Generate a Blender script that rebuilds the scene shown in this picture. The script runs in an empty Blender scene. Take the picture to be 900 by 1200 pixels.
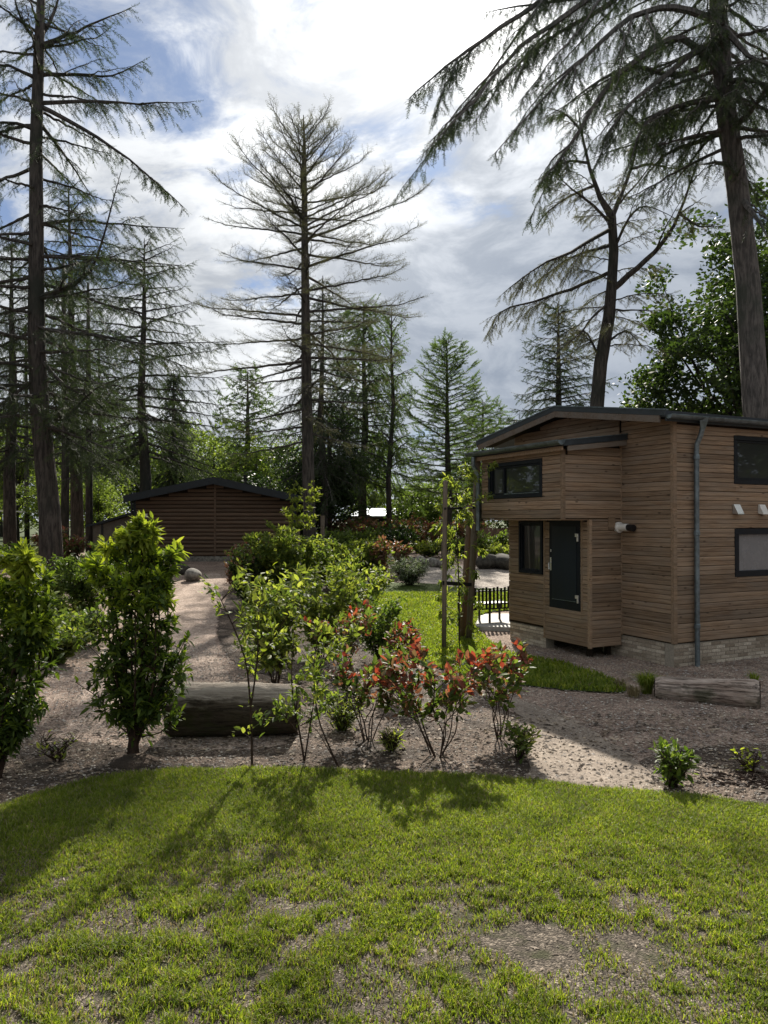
import bpy, bmesh, math, random
import numpy as np
from mathutils import Vector, Matrix
R = math.radians
rnd = random.Random(11)
rg = np.random.default_rng(5)
S = bpy.context.scene
COL = S.collection

# ------------------------------------------------------------------ camera
CAMZ = 2.4
cam_d = bpy.data.cameras.new('camera'); cam = bpy.data.objects.new('camera', cam_d); COL.objects.link(cam)
cam_d.sensor_fit = 'VERTICAL'; cam_d.sensor_height = 24; cam_d.lens = 18
cam_d.clip_start = 0.1; cam_d.clip_end = 3000
cam.location = (0, 0, CAMZ); cam.rotation_euler = (R(90.64), 0, 0)
S.camera = cam
S.view_settings.view_transform = 'Standard'; S.view_settings.look = 'None'
S.view_settings.exposure = 0.93; S.view_settings.gamma = 1.0
S.cycles.max_bounces = 7; S.cycles.transparent_max_bounces = 8
S.cycles.diffuse_bounces = 3; S.cycles.glossy_bounces = 3; S.cycles.transmission_bounces = 5
S.cycles.sample_clamp_indirect = 4.0
S.cycles.caustics_reflective = False; S.cycles.caustics_refractive = False

# ------------------------------------------------------------------ sun and sky
AZ, EL = R(4.8), R(35)
SUN = Vector((math.sin(AZ)*math.cos(EL), math.cos(AZ)*math.cos(EL), math.sin(EL)))
ld = bpy.data.lights.new('sun', 'SUN'); sun = bpy.data.objects.new('sun', ld); COL.objects.link(sun)
ld.energy = 5.0; ld.angle = R(0.9); ld.color = (1.0, 0.93, 0.82)
sun.rotation_euler = SUN.to_track_quat('Z', 'Y').to_euler()

class NT:
    """tiny helper for node trees"""
    def __init__(s, tree): s.t = tree; s.n = tree.nodes; s.l = tree.links
    def add(s, typ, **kw):
        nd = s.n.new(typ)
        for k, v in kw.items(): setattr(nd, k, v)
        return nd
    def set(s, sock, v):
        if isinstance(v, bpy.types.NodeSocket): s.l.new(v, sock)
        elif v is not None:
            if hasattr(sock.default_value, '__len__') and isinstance(v, (tuple, list)) and len(v) == 3 and len(sock.default_value) == 4:
                v = (*v, 1)
            sock.default_value = v
    def math(s, op, a, b=None, c=None, clamp=False):
        nd = s.add('ShaderNodeMath', operation=op, use_clamp=clamp); s.set(nd.inputs[0], a)
        if b is not None: s.set(nd.inputs[1], b)
        if c is not None: s.set(nd.inputs[2], c)
        return nd.outputs[0]
    def vmath(s, op, a, b=None, out=0, scale=None):
        nd = s.add('ShaderNodeVectorMath', operation=op); s.set(nd.inputs[0], a)
        if b is not None: s.set(nd.inputs[1], b)
        if scale is not None: s.set(nd.inputs['Scale'], scale)
        return nd.outputs[out]
    def mix(s, f, a, b, mode='MIX'):
        nd = s.add('ShaderNodeMix', data_type='RGBA', blend_type=mode); s.set(nd.inputs[0], f)
        s.set(nd.inputs[6], a); s.set(nd.inputs[7], b)
        return nd.outputs[2]
    def noise(s, vec, scale, detail=4, rough=.55, dist=0, typ='FBM', out='Fac', dim='3D'):
        nd = s.add('ShaderNodeTexNoise', noise_dimensions=dim); nd.noise_type = typ
        if vec is not None: s.set(nd.inputs['Vector'], vec)
        s.set(nd.inputs['Scale'], scale); s.set(nd.inputs['Detail'], detail)
        s.set(nd.inputs['Roughness'], rough); s.set(nd.inputs['Distortion'], dist)
        return nd.outputs[out]
    def ramp(s, f, lo, hi, a=0., b=1.):
        nd = s.add('ShaderNodeMapRange', interpolation_type='SMOOTHSTEP'); s.set(nd.inputs[0], f)
        nd.inputs[1].default_value = lo; nd.inputs[2].default_value = hi
        nd.inputs[3].default_value = a; nd.inputs[4].default_value = b
        return nd.outputs[0]
    def mapping(s, vec, sc=(1, 1, 1), loc=(0, 0, 0), rot=(0, 0, 0)):
        nd = s.add('ShaderNodeMapping'); s.set(nd.inputs[0], vec)
        nd.inputs['Scale'].default_value = sc; nd.inputs['Location'].default_value = loc; nd.inputs['Rotation'].default_value = rot
        return nd.outputs[0]

W = bpy.data.worlds.new('World'); S.world = W; W.use_nodes = True
W.node_tree.nodes.clear(); w = NT(W.node_tree)
sky = w.add('ShaderNodeTexSky', sky_type='NISHITA'); sky.sun_disc = False
sky.sun_elevation = EL; sky.sun_rotation = AZ; sky.air_density = 1.0; sky.dust_density = 0.5; sky.ozone_density = 2.0
D = w.add('ShaderNodeTexCoord').outputs['Generated']
sep = w.add('ShaderNodeSeparateXYZ'); w.set(sep.inputs[0], D)
zc = w.math('MAXIMUM', sep.outputs[2], 0.0)
den = w.math('ADD', zc, 0.34)
comb = w.add('ShaderNodeCombineXYZ')
w.set(comb.inputs[0], w.math('DIVIDE', sep.outputs[0], den)); w.set(comb.inputs[1], w.math('DIVIDE', sep.outputs[1], den)); comb.inputs[2].default_value = 3.1
P = comb.outputs[0]
warp = w.noise(P, 1.3, 3, out='Color')
P2 = w.vmath('ADD', P, w.vmath('SCALE', w.vmath('SUBTRACT', warp, (.5, .5, .5)), scale=0.55))
nA = w.noise(w.mapping(P2, loc=(2.3, 1.1, 0)), 3.2, 10, .60)           # cloud shapes
nB = w.noise(w.mapping(P2, loc=(7, 3, 1), sc=(1, 1.1, 1)), 4.2, 9, .60)   # cloud texture
nC = w.noise(w.mapping(P, loc=(2, 9, 4)), 1.3, 4, .5)
dsun = w.vmath('DOT_PRODUCT', D, tuple(SUN), out=1)
dsun = w.math('MAXIMUM', dsun, 0.0)
def toward(px, py):
    v = Vector(((px-450)/900, 1, (610-py)/900)); v.normalize(); return tuple(v)
def blob(px, py, lo, hi):
    return w.ramp(w.vmath('DOT_PRODUCT', D, toward(px, py), out=1), lo, hi)
# thinner cloud to the left, dense grey bank low on the right
gap = w.math('ADD', blob(205, 95, .95, .998), w.math('MULTIPLY', blob(120, -50, .93, .998), .8))
gap = w.math('ADD', gap, w.math('MULTIPLY', blob(-500, 60, .85, .99), .5))
cov = w.math('SUBTRACT', w.math('ADD', w.math('MULTIPLY', nA, 1.7), w.math('MULTIPLY', nB, .85)), w.math('MULTIPLY', gap, .20))
cov = w.ramp(cov, .78, 1.06)
bank = w.math('MAXIMUM', blob(640, 430, .94, .995), w.math('MULTIPLY', blob(560, 330, .985, .999), .5))
g1 = w.math('POWER', dsun, 14.0); g2 = w.math('POWER', dsun, 60.0); g3 = w.math('POWER', dsun, 350.0)
tex = w.ramp(nB, .36, .62); tex2 = w.ramp(nC, .35, .65)
shade = w.math('ADD', w.math('MULTIPLY', tex, .62), w.math('MULTIPLY', tex2, .38))
cgrey = w.mix(shade, (2.35, 2.65, 3.15), (6.8, 7.0, 7.2))
cgrey = w.mix(w.math('MULTIPLY', bank, .72), cgrey, (1.9, 2.35, 3.1))
glow = w.math('ADD', w.math('MULTIPLY', g1, 2.2), w.math('ADD', w.math('MULTIPLY', g2, 6.0), w.math('MULTIPLY', g3, 10.0)))
glowm = w.math('MULTIPLY', glow, w.ramp(shade, 0, 1, .35, 1.3))
glc = w.vmath('SCALE', (1.0, .985, .95), scale=glowm)
cloud = w.vmath('ADD', cgrey, glc)
skyc = w.vmath('MULTIPLY', sky.outputs[0], (.26, .34, .46))
skyc = w.vmath('ADD', skyc, w.vmath('SCALE', (1, .98, .95), scale=w.math('MULTIPLY', g3, 4.)))
skyc = w.vmath('ADD', skyc, (1.1, 1.2, 1.3))
fin = w.mix(cov, skyc, cloud)
lowz = w.ramp(sep.outputs[2], -.02, .2, 1, 0)
fin = w.mix(w.math('MULTIPLY', lowz, .4), fin, (5.6, 6.0, 6.4))
bg = w.add('ShaderNodeBackground'); bg.inputs['Strength'].default_value = 0.070; w.set(bg.inputs[0], fin)
wo = w.add('ShaderNodeOutputWorld'); w.l.new(bg.outputs[0], wo.inputs[0])

# ------------------------------------------------------------------ ground height and pixel helpers
def gz(y):
    t = min(1., max(0., (y-14)/20)); return .9*t*t*(3-2*t)
def at(px, py):
    """ground point seen at a pixel of the photograph (900x1200)"""
    y = 4.
    for _ in range(60): y += .5*((CAMZ-gz(y))*900/(py-610)-y)
    return Vector(((px-450)/900*y, y, gz(y)))
def az(px, py, Y):
    return Vector(((px-450)/900*Y, Y, CAMZ-(py-610)/900*Y))
def base(px, Y): return Vector(((px-450)/900*Y, Y, gz(Y)))

# ------------------------------------------------------------------ object helpers
def link(o, parent=None):
    COL.objects.link(o)
    if parent is not None: o.parent = parent
    return o
def tag(o, label=None, cat=None, group=None, kind=None):
    if label: o['label'] = label
    if cat: o['category'] = cat
    if group: o['group'] = group
    if kind: o['kind'] = kind
    return o
def empty(name, loc, rz=0, label=None, cat=None, group=None):
    o = bpy.data.objects.new(name, None); o.location = loc; o.rotation_euler.z = rz
    o.empty_display_size = .1
    link(o); return tag(o, label, cat, group)
def mesh_np(name, V, F, mats, fm=None, smooth=False):
    V = np.asarray(V, np.float32).reshape(-1, 3); F = np.asarray(F, np.int32)
    k = F.shape[1]; me = bpy.data.meshes.new(name)
    me.vertices.add(len(V)); me.vertices.foreach_set('co', V.ravel())
    me.loops.add(F.size); me.loops.foreach_set('vertex_index', F.ravel())
    me.polygons.add(len(F)); me.polygons.foreach_set('loop_start', np.arange(0, F.size, k, dtype=np.int32))
    try: me.polygons.foreach_set('loop_total', np.full(len(F), k, np.int32))
    except Exception: pass
    for m in (mats if isinstance(mats, (list, tuple)) else [mats]): me.materials.append(m)
    if fm is not None: me.polygons.foreach_set('material_index', np.asarray(fm, np.int32))
    me.polygons.foreach_set('use_smooth', np.full(len(F), smooth, bool))
    me.update(calc_edges=True); return me
def obj_np(name, V, F, mats, parent=None, kind=None, **kw):
    o = bpy.data.objects.new(name, mesh_np(name, V, F, mats, **kw)); link(o, parent)
    if kind: o['kind'] = kind
    return o

class MB:
    """collects shapes into one mesh"""
    def __init__(s): s.v = []; s.f = []
    def add(s, vs, fs):
        n = len(s.v); s.v += [tuple(v) for v in vs]; s.f += [tuple(i+n for i in f) for f in fs]; return s
    def box(s, x0, x1, y0, y1, z0, z1):
        return s.add([(x, y, z) for x in (x0, x1) for y in (y0, y1) for z in (z0, z1)],
                     [(0, 1, 3, 2), (4, 6, 7, 5), (0, 4, 5, 1), (2, 3, 7, 6), (0, 2, 6, 4), (1, 5, 7, 3)])
    def tube(s, pts, rad, n=8, caps=True, wob=0., rr=rnd):
        pts = [Vector(p) for p in pts]; m = len(pts)
        if not hasattr(rad, '__len__'): rad = [rad]*m
        b0 = len(s.v); t0 = (pts[1]-pts[0]).normalized()
        a = Vector((0, 0, 1)) if abs(t0.z) < .9 else Vector((1, 0, 0))
        nx = t0.cross(a).normalized()
        for i, p in enumerate(pts):
            t = (pts[min(i+1, m-1)]-pts[max(i-1, 0)]).normalized()
            nx = (nx-t*nx.dot(t)).normalized(); ny = t.cross(nx)
            for k in range(n):
                an = 2*math.pi*k/n; r = rad[i]*(1+(rr.uniform(-wob, wob) if wob else 0))
                s.v.append(tuple(p+nx*math.cos(an)*r+ny*math.sin(an)*r))
        for i in range(m-1):
            for k in range(n):
                k2 = (k+1) % n
                s.f.append((b0+i*n+k, b0+i*n+k2, b0+(i+1)*n+k2, b0+(i+1)*n+k))
        if caps:
            s.f.append(tuple(b0+k for k in reversed(range(n)))); s.f.append(tuple(b0+(m-1)*n+k for k in range(n)))
        return s
    def prism(s, poly, axis, a, b):
        """poly: 2-D outline; extruded along axis from a to b"""
        def P(u, v, t): return {0: (t, u, v), 1: (u, t, v), 2: (u, v, t)}[axis]
        n = len(poly); vs = [P(u, v, a) for u, v in poly]+[P(u, v, b) for u, v in poly]
        fs = [tuple(range(n)), tuple(reversed(range(n, 2*n)))]+[(i, i+n, (i+1) % n+n, (i+1) % n) for i in range(n)]
        return s.add(vs, fs)
    def mesh(s, name, mat, smooth=False, bevel=0):
        me = bpy.data.meshes.new(name); me.from_pydata(s.v, [], s.f)
        bm = bmesh.new(); bm.from_mesh(me)
        bmesh.ops.recalc_face_normals(bm, faces=bm.faces)
        if bevel: bmesh.ops.bevel(bm, geom=bm.edges[:], offset=bevel, segments=1, affect='EDGES', clamp_overlap=True)
        bm.to_mesh(me); bm.free()
        me.materials.append(mat)
        if smooth: me.shade_smooth()
        return me
    def build(s, name, mat, parent=None, smooth=False, bevel=0, kind=None):
        o = bpy.data.objects.new(name, s.mesh(name, mat, smooth, bevel)); link(o, parent)
        if kind: o['kind'] = kind
        return o

# ------------------------------------------------------------------ materials
def newmat(name):
    m = bpy.data.materials.new(name); m.use_nodes = True; m.node_tree.nodes.clear(); return m, NT(m.node_tree)
def finish(m, t, shader, disp=None):
    o = t.add('ShaderNodeOutputMaterial'); t.l.new(shader, o.inputs[0]); return m
def bsdf(t, col, rough=.8, metal=0., spec=.3, bump=None, bstr=.5, bdist=.02):
    b = t.add('ShaderNodeBsdfPrincipled'); t.set(b.inputs['Base Color'], col); t.set(b.inputs['Roughness'], rough)
    b.inputs['Metallic'].default_value = metal; b.inputs['Specular IOR Level'].default_value = spec
    if bump is not None:
        bn = t.add('ShaderNodeBump'); bn.inputs['Strength'].default_value = bstr; bn.inputs['Distance'].default_value = bdist
        t.set(bn.inputs['Height'], bump); t.l.new(bn.outputs[0], b.inputs['Normal'])
    return b.outputs[0]
def mat_plain(name, col, rough=.6, metal=0., spec=.4, var=.12, scale=6.):
    m, t = newmat(name); p = t.add('ShaderNodeNewGeometry').outputs['Position']
    n = t.noise(p, scale, 5, .6); dk = tuple(c*(1-var*2) for c in col); lt = tuple(min(1, c*(1+var)) for c in col)
    c = t.mix(t.ramp(n, .3, .7), dk, lt)
    return finish(m, t, bsdf(t, c, t.ramp(n, .2, .8, max(.05, rough-.1), min(1, rough+.1)), metal, spec, n, .15, .005))
def mat_leaf(name, cols, trans=.45, rough=.38, tcol=None):
    """cols: list of leaf colours picked at random leaf by leaf"""
    m, t = newmat(name); geo = t.add('ShaderNodeNewGeometry'); oi = t.add('ShaderNodeObjectInfo')
    r = t.math('FRACT', t.math('ADD', geo.outputs['Random Per Island'], oi.outputs['Random']))
    cr = t.add('ShaderNodeValToRGB'); t.l.new(r, cr.inputs[0]); el = cr.color_ramp.elements
    while len(el) < len(cols): el.new(.5)
    for i, c in enumerate(cols): el[i].position = i/(max(1, len(cols)-1)); el[i].color = (*c, 1)
    c = cr.outputs[0]
    n = t.noise(geo.outputs['Position'], 2.2, 3); c = t.mix(1.0, c, t.mix(t.ramp(n, .25, .75), (.72, .75, .8), (1.2, 1.18, 1.05)), 'MULTIPLY')
    b = bsdf(t, c, min(.75, rough+.12), 0, .28)
    tr = t.add('ShaderNodeBsdfTranslucent')
    t.set(tr.inputs[0], t.mix(1.0, c, tcol or (1.75, 1.8, .75), 'MULTIPLY'))
    mx = t.add('ShaderNodeMixShader'); mx.inputs[0].default_value = trans
    t.l.new(b, mx.inputs[1]); t.l.new(tr.outputs[0], mx.inputs[2])
    return finish(m, t, mx.outputs[0])
def mat_bark(name, a, b, sc=1.):
    m, t = newmat(name); p = t.add('ShaderNodeNewGeometry').outputs['Position']
    n = t.noise(t.mapping(p, (14*sc, 14*sc, 2.6*sc)), 1, 7, .65, .4); n2 = t.noise(p, .7, 3)
    c = t.mix(t.ramp(n, .35, .65), a, b); c = t.mix(t.ramp(n2, .45, .75), c, tuple(x*.8+.01 for x in (a[0], a[1]*1.25, a[2])))
    return finish(m, t, bsdf(t, c, .92, 0, .15, n, 1., .04))
def mat_wood(name, dark, light, grey=(.2, .175, .15), greyamt=.4, axis=0, knots=True):
    """weathered planks: grain runs along the local x axis, tone varies plank by plank"""
    m, t = newmat(name); tc = t.add('ShaderNodeTexCoord').outputs['Object']; oi = t.add('ShaderNodeObjectInfo')
    off = t.vmath('SCALE', (31., 17., 11.), scale=oi.outputs['Random'])
    p = t.vmath('ADD', tc, off)
    g = t.noise(t.mapping(p, (1.6, 30, 30)), 1, 6, .65, .8)
    g2 = t.noise(t.mapping(p, (1.1, 5, 5)), 1, 4, .6, .3)
    c = t.mix(t.ramp(g, .3, .7), dark, light)
    c = t.mix(t.math('MULTIPLY', t.ramp(g2, .35, .7), greyamt), c, grey)
    c = t.mix(1.0, c, t.mix(oi.outputs['Random'], (.74, .72, .7), (1.18, 1.14, 1.1)), 'MULTIPLY')
    if knots:
        v = t.add('ShaderNodeTexVoronoi'); t.set(v.inputs['Vector'], t.mapping(p, (3.0, 7, 7))); v.inputs['Scale'].default_value = 1
        k = t.ramp(v.outputs['Distance'], .06, .15, 1, 0); c = t.mix(t.math('MULTIPLY', k, .75), c, tuple(x*.3 for x in dark))
    return finish(m, t, bsdf(t, c, .78, 0, .25, g, .35, .004))
def mat_log():
    m, t = newmat('weathered_log'); p = t.add('ShaderNodeTexCoord').outputs['Object']
    g = t.noise(t.mapping(p, (1.3, 16, 16)), 1, 7, .7, .9); g2 = t.noise(t.mapping(p, (.9, 3, 3)), 1, 5, .65, .5); g3 = t.noise(t.mapping(p, (2.2, 34, 34), (4, 0, 1)), 1, 4, .6, .4)
    c = t.mix(t.ramp(g, .3, .62), (.22, .17, .14), (.55, .46, .40)); c = t.mix(t.math('MULTIPLY', t.ramp(g2, .45, .65), .7), c, (.26, .19, .15))
    c = t.mix(t.ramp(g3, .30, .38, 1, 0), c, (.018, .013, .01)); c = t.mix(t.math('MULTIPLY', t.ramp(t.noise(p, 2.3, 5), .55, .7), .7), c, (.05, .065, .025))
    h = t.math('ADD', g, t.math('MULTIPLY', t.ramp(g3, .34, .5), 1.2))
    return finish(m, t, bsdf(t, c, .92, 0, .15, h, 1., .03))
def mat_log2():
    m, t = newmat('mossy_log_lit_top'); p = t.add('ShaderNodeTexCoord').outputs['Object']
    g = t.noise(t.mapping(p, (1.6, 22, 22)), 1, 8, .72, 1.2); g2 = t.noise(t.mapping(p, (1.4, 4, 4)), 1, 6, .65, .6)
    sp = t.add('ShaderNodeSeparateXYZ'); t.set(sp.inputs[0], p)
    top = t.ramp(t.math('ADD', sp.outputs[2], t.math('MULTIPLY', t.math('SUBTRACT', g2, .5), .5)), .36, .47)  # lit top and shaded underside painted by height, over mossy bark tones
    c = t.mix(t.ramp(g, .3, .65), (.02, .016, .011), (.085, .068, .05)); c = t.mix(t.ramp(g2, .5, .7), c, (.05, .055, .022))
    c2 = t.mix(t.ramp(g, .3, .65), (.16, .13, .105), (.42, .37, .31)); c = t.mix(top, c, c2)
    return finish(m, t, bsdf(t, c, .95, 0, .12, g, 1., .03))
def mat_ground(name, cols, scale=55, patch=None, rough=.95, bstr=.9, bdist=.02, far=None):
    m, t = newmat(name); p = t.add('ShaderNodeNewGeometry').outputs['Position']
    v = t.add('ShaderNodeTexVoronoi'); t.set(v.inputs['Vector'], p); v.inputs['Scale'].default_value = scale
    sepc = t.add('ShaderNodeSeparateColor'); t.l.new(v.outputs['Color'], sepc.inputs[0])
    v2 = t.add('ShaderNodeTexVoronoi'); t.set(v2.inputs['Vector'], p); v2.inputs['Scale'].default_value = scale*.42
    sep2 = t.add('ShaderNodeSeparateColor'); t.l.new(v2.outputs['Color'], sep2.inputs[0])
    cr = t.add('ShaderNodeValToRGB'); t.l.new(t.math('ADD', t.math('MULTIPLY', sepc.outputs[0], .7), t.math('MULTIPLY', sep2.outputs[1], .3)), cr.inputs[0])
    el = cr.color_ramp.elements
    while len(el) < len(cols): el.new(.5)
    for i, c in enumerate(cols): el[i].position = i/(len(cols)-1); el[i].color = (*c, 1)
    c = cr.outputs[0]
    n = t.noise(p, 1.1, 6, .6); n3 = t.noise(p, 9, 4, .6)
    c = t.mix(1.0, c, t.mix(t.ramp(n, .3, .7), (.72, .7, .68), (1.15, 1.14, 1.12)), 'MULTIPLY')
    c = t.mix(1.0, c, t.mix(t.ramp(n3, .3, .7), (.82, .82, .82), (1.1, 1.1, 1.1)), 'MULTIPLY')
    if patch: c = t.mix(t.ramp(t.noise(t.mapping(p, loc=(3, 8, 0)), patch[1], 5, .6), patch[2], patch[2]+.12), c, patch[0])
    if far:
        sp = t.add('ShaderNodeSeparateXYZ'); t.set(sp.inputs[0], p)
        c = t.mix(t.ramp(sp.outputs[1], 34, 44), c, t.mix(t.ramp(n3, .3, .7), far, tuple(x*1.8 for x in far)))
    h = t.math('ADD', t.math('MULTIPLY', v.outputs['Distance'], -.7), t.math('MULTIPLY', n3, 1.2))
    return finish(m, t, bsdf(t, c, rough, 0, .2, h, bstr, bdist))

M = {}
M['gravel'] = mat_ground('gravel', [(.09, .063, .05), (.25, .18, .145), (.36, .275, .225), (.58, .49, .42)], 60, ((.15, .115, .095), .8, .58), far=(.035, .05, .015))
M['path'] = mat_ground('path_gravel', [(.14, .10, .08), (.36, .275, .225), (.46, .365, .305), (.66, .57, .5)], 62)
M['road'] = mat_ground('road_gravel', [(.2, .17, .15), (.34, .3, .27), (.42, .38, .34), (.6, .55, .5)], 40)
M['mulch'] = mat_ground('mulch', [(.03, .022, .017), (.085, .062, .048), (.15, .112, .088), (.34, .28, .23)], 70, ((.05, .038, .03), 1.4, .48), bstr=.9, bdist=.015)
M['sand'] = mat_ground('sandy_soil', [(.13, .105, .085), (.225, .185, .15), (.27, .225, .185), (.4, .35, .3)], 85, None, bstr=.4, bdist=.008)
M['soil'] = mat_ground('lawn_soil', [(.025, .021, .016), (.075, .063, .05), (.125, .105, .084), (.36, .31, .25)], 95, ((.05, .05, .026), 3.2, .5), bstr=.9, bdist=.012)
M['turf2'] = mat_ground('turf_soil', [(.03, .05, .01), (.05, .08, .015), (.07, .11, .02), (.1, .13, .03)], 60)
M['slab'] = mat_plain('concrete_slab', (.5, .48, .45), .8, var=.08, scale=5)
M['plank'] = mat_wood('larch_plank', (.165, .11, .072), (.335, .24, .162), (.26, .215, .172), .6)
M['trim'] = mat_wood('trim_wood', (.2, .135, .085), (.35, .25, .17), (.2, .17, .14), .4)
M['barge'] = mat_wood('barge_wood', (.11, .085, .065), (.19, .155, .125), (.17, .155, .14), .7)
M['core'] = mat_plain('dark_membrane', (.03, .023, .017), .9, spec=.1)
M['roof'] = mat_plain('roof_bitumen', (.03, .036, .045), .7, var=.15)
M['edge'] = mat_plain('dark_edge_metal', (.022, .03, .037), .45, .0, .5)
M['zinc'] = mat_plain('zinc', (.17, .21, .235), .42, .75, .5, .2, 9)
M['frame'] = mat_plain('anthracite_frame', (.006, .009, .014), .55, 0, .25)
M['doorm'] = mat_plain('door_panel', (.007, .013, .02), .5, 0, .3, .1, 2)
M['steel'] = mat_plain('steel', (.62, .62, .6), .3, .7, .5, .05)
M['white'] = mat_plain('white_plastic', (.7, .68, .64), .45, 0, .5, .05)
M['black'] = mat_plain('black_metal', (.012, .012, .014), .4, .2, .5)
M['blind'] = mat_plain('frosted_blind', (.19, .19, .2), .25, 0, .5, .04)
M['brickm'] = mat_plain('mortar', (.33, .295, .245), .95, spec=.1, var=.1, scale=30)
M['strap'] = mat_plain('rubber_strap', (.01, .01, .012), .7)
M['stake'] = mat_wood('grey_stake', (.10, .08, .06), (.19, .155, .12), (.17, .15, .13), .6)
M['stakeb'] = mat_wood('brown_stake', (.12, .07, .045), (.2, .13, .09), (.2, .17, .14), .3)
M['logm'] = mat_wood('log_wood', (.14, .11, .085), (.36, .31, .26), (.3, .27, .24), .5)
M['logm'] = mat_log()
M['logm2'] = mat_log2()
M['logend'] = mat_wood('log_end', (.04, .03, .022), (.13, .1, .07), (.1, .08, .07), .4)
M['stone'] = mat_plain('stone', (.23, .215, .19), .9, spec=.2, var=.3, scale=9)
M['stoned'] = mat_plain('dark_stone', (.075, .07, .06), .9, spec=.2, var=.3, scale=7)
M['chalet'] = mat_wood('chalet_board', (.10, .067, .046), (.165, .112, .077), (.13, .105, .082), .35, knots=False)
M['chroof'] = mat_plain('chalet_roof', (.018, .024, .03), .6, 0, .4)
M['beige'] = mat_plain('beige_panel', (.17, .145, .115), .8)
M['barkd'] = mat_bark('bark_dark', (.034, .031, .030), (.098, .086, .078))
M['barkg'] = mat_bark('bark_grey', (.055, .051, .050), (.15, .136, .126))
M['twig'] = mat_plain('shrub_stem', (.045, .028, .02), .8, spec=.2, var=.3, scale=20)
def mat_brick():
    m, t = newmat('pale_brick'); oi = t.add('ShaderNodeObjectInfo'); p = t.add('ShaderNodeNewGeometry').outputs['Position']
    cr = t.add('ShaderNodeValToRGB'); t.l.new(oi.outputs['Random'], cr.inputs[0]); el = cr.color_ramp.elements
    el.new(.4); el.new(.75)
    for e, c in zip(el, ((.26, .21, .16), (.4, .34, .27), (.5, .43, .35), (.58, .51, .42))): e.color = (*c, 1)
    n = t.noise(p, 40, 5, .6); c = t.mix(1., cr.outputs[0], t.mix(t.ramp(n, .3, .7), (.75, .75, .75), (1.15, 1.15, 1.15)), 'MULTIPLY')
    return finish(m, t, bsdf(t, c, .93, 0, .15, n, .6, .004))
M['brick'] = mat_brick()
def mat_glass():
    m, t = newmat('window_glass'); g = t.add('ShaderNodeBsdfGlossy'); g.inputs['Roughness'].default_value = .02; g.inputs[0].default_value = (.6, .65, .7, 1)
    d = t.add('ShaderNodeBsdfPrincipled'); d.inputs['Base Color'].default_value = (.008, .01, .012, 1); d.inputs['Roughness'].default_value = .3
    f = t.add('ShaderNodeFresnel'); f.inputs[0].default_value = 1.6
    mx = t.add('ShaderNodeMixShader'); t.l.new(f.outputs[0], mx.inputs[0]); t.l.new(d.outputs[0], mx.inputs[1]); t.l.new(g.outputs[0], mx.inputs[2])
    return finish(m, t, mx.outputs[0])
M['glass'] = mat_glass()
G = lambda r, g, b: (r, g, b)
M['laurel'] = mat_leaf('laurel_leaf', [(.03, .055, .012), (.05, .085, .018), (.08, .125, .024), (.12, .17, .03)], .42, .42)
M['laurel_young'] = mat_leaf('laurel_young_leaf', [(.14, .2, .025), (.2, .26, .035), (.26, .31, .05)], .5, .45)
M['green'] = mat_leaf('mid_green_leaf', [(.055, .088, .026), (.09, .13, .038), (.13, .175, .05)], .5, .42)
M['light'] = mat_leaf('light_green_leaf', [(.10, .135, .035), (.15, .185, .045), (.2, .235, .06), (.25, .27, .09)], .55, .45)
M['dark'] = mat_leaf('dark_green_leaf', [(.012, .026, .008), (.022, .045, .012), (.035, .065, .016)], .3, .4)
M['red'] = mat_leaf('red_leaf', [(.17, .055, .045), (.24, .075, .06), (.28, .13, .095), (.18, .12, .07)], .42, .42, (1.7, .85, .5))
M['bronze'] = mat_leaf('bronze_leaf', [(.13, .08, .055), (.18, .105, .08), (.22, .15, .11), (.12, .12, .06)], .4, .4, (1.6, 1.1, .7))
M['silver'] = mat_leaf('silver_leaf', [(.12, .15, .10), (.18, .21, .15), (.1, .14, .07)], .3, .5, (1.2, 1.3, .8))
M['yellow'] = mat_leaf('yellow_green_leaf', [(.2, .25, .03), (.28, .31, .06), (.17, .22, .03)], .5, .45)
M['needle'] = mat_leaf('needle_dark', [(.024, .034, .018), (.036, .05, .024), (.05, .066, .034)], .3, .6, (1.3, 1.5, .8))
M['needleb'] = mat_leaf('needle_green', [(.045, .07, .024), (.065, .095, .032), (.09, .12, .045)], .42, .6, (1.5, 1.7, .8))
M['needlet'] = mat_leaf('bare_twig', [(.07, .066, .046), (.09, .088, .056), (.085, .105, .05)], .38, .7, (1.2, 1.2, .9))
M['oak'] = mat_leaf('oak_leaf', [(.022, .04, .014), (.034, .058, .02), (.05, .078, .026)], .38, .45)
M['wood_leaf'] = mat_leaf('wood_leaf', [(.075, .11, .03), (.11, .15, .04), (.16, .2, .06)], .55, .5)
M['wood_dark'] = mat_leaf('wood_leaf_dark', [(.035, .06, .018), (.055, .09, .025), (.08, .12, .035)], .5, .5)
M['grass'] = mat_leaf('grass_blade', [(.088, .132, .018), (.13, .182, .022), (.175, .222, .03), (.27, .285, .07)], .45, .45)
M['straw'] = mat_leaf('dry_blade', [(.3, .25, .14), (.22, .18, .1), (.36, .31, .2)], .3, .6, (1.1, 1.05, .8))
M['pebble'] = mat_leaf('pebble', [(.10, .08, .07), (.2, .165, .145), (.3, .26, .23), (.5, .46, .42)], 0., .85)
M['chip'] = mat_leaf('bark_chip', [(.045, .032, .024), (.10, .074, .056), (.18, .135, .1), (.38, .31, .25)], 0., .9)

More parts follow.
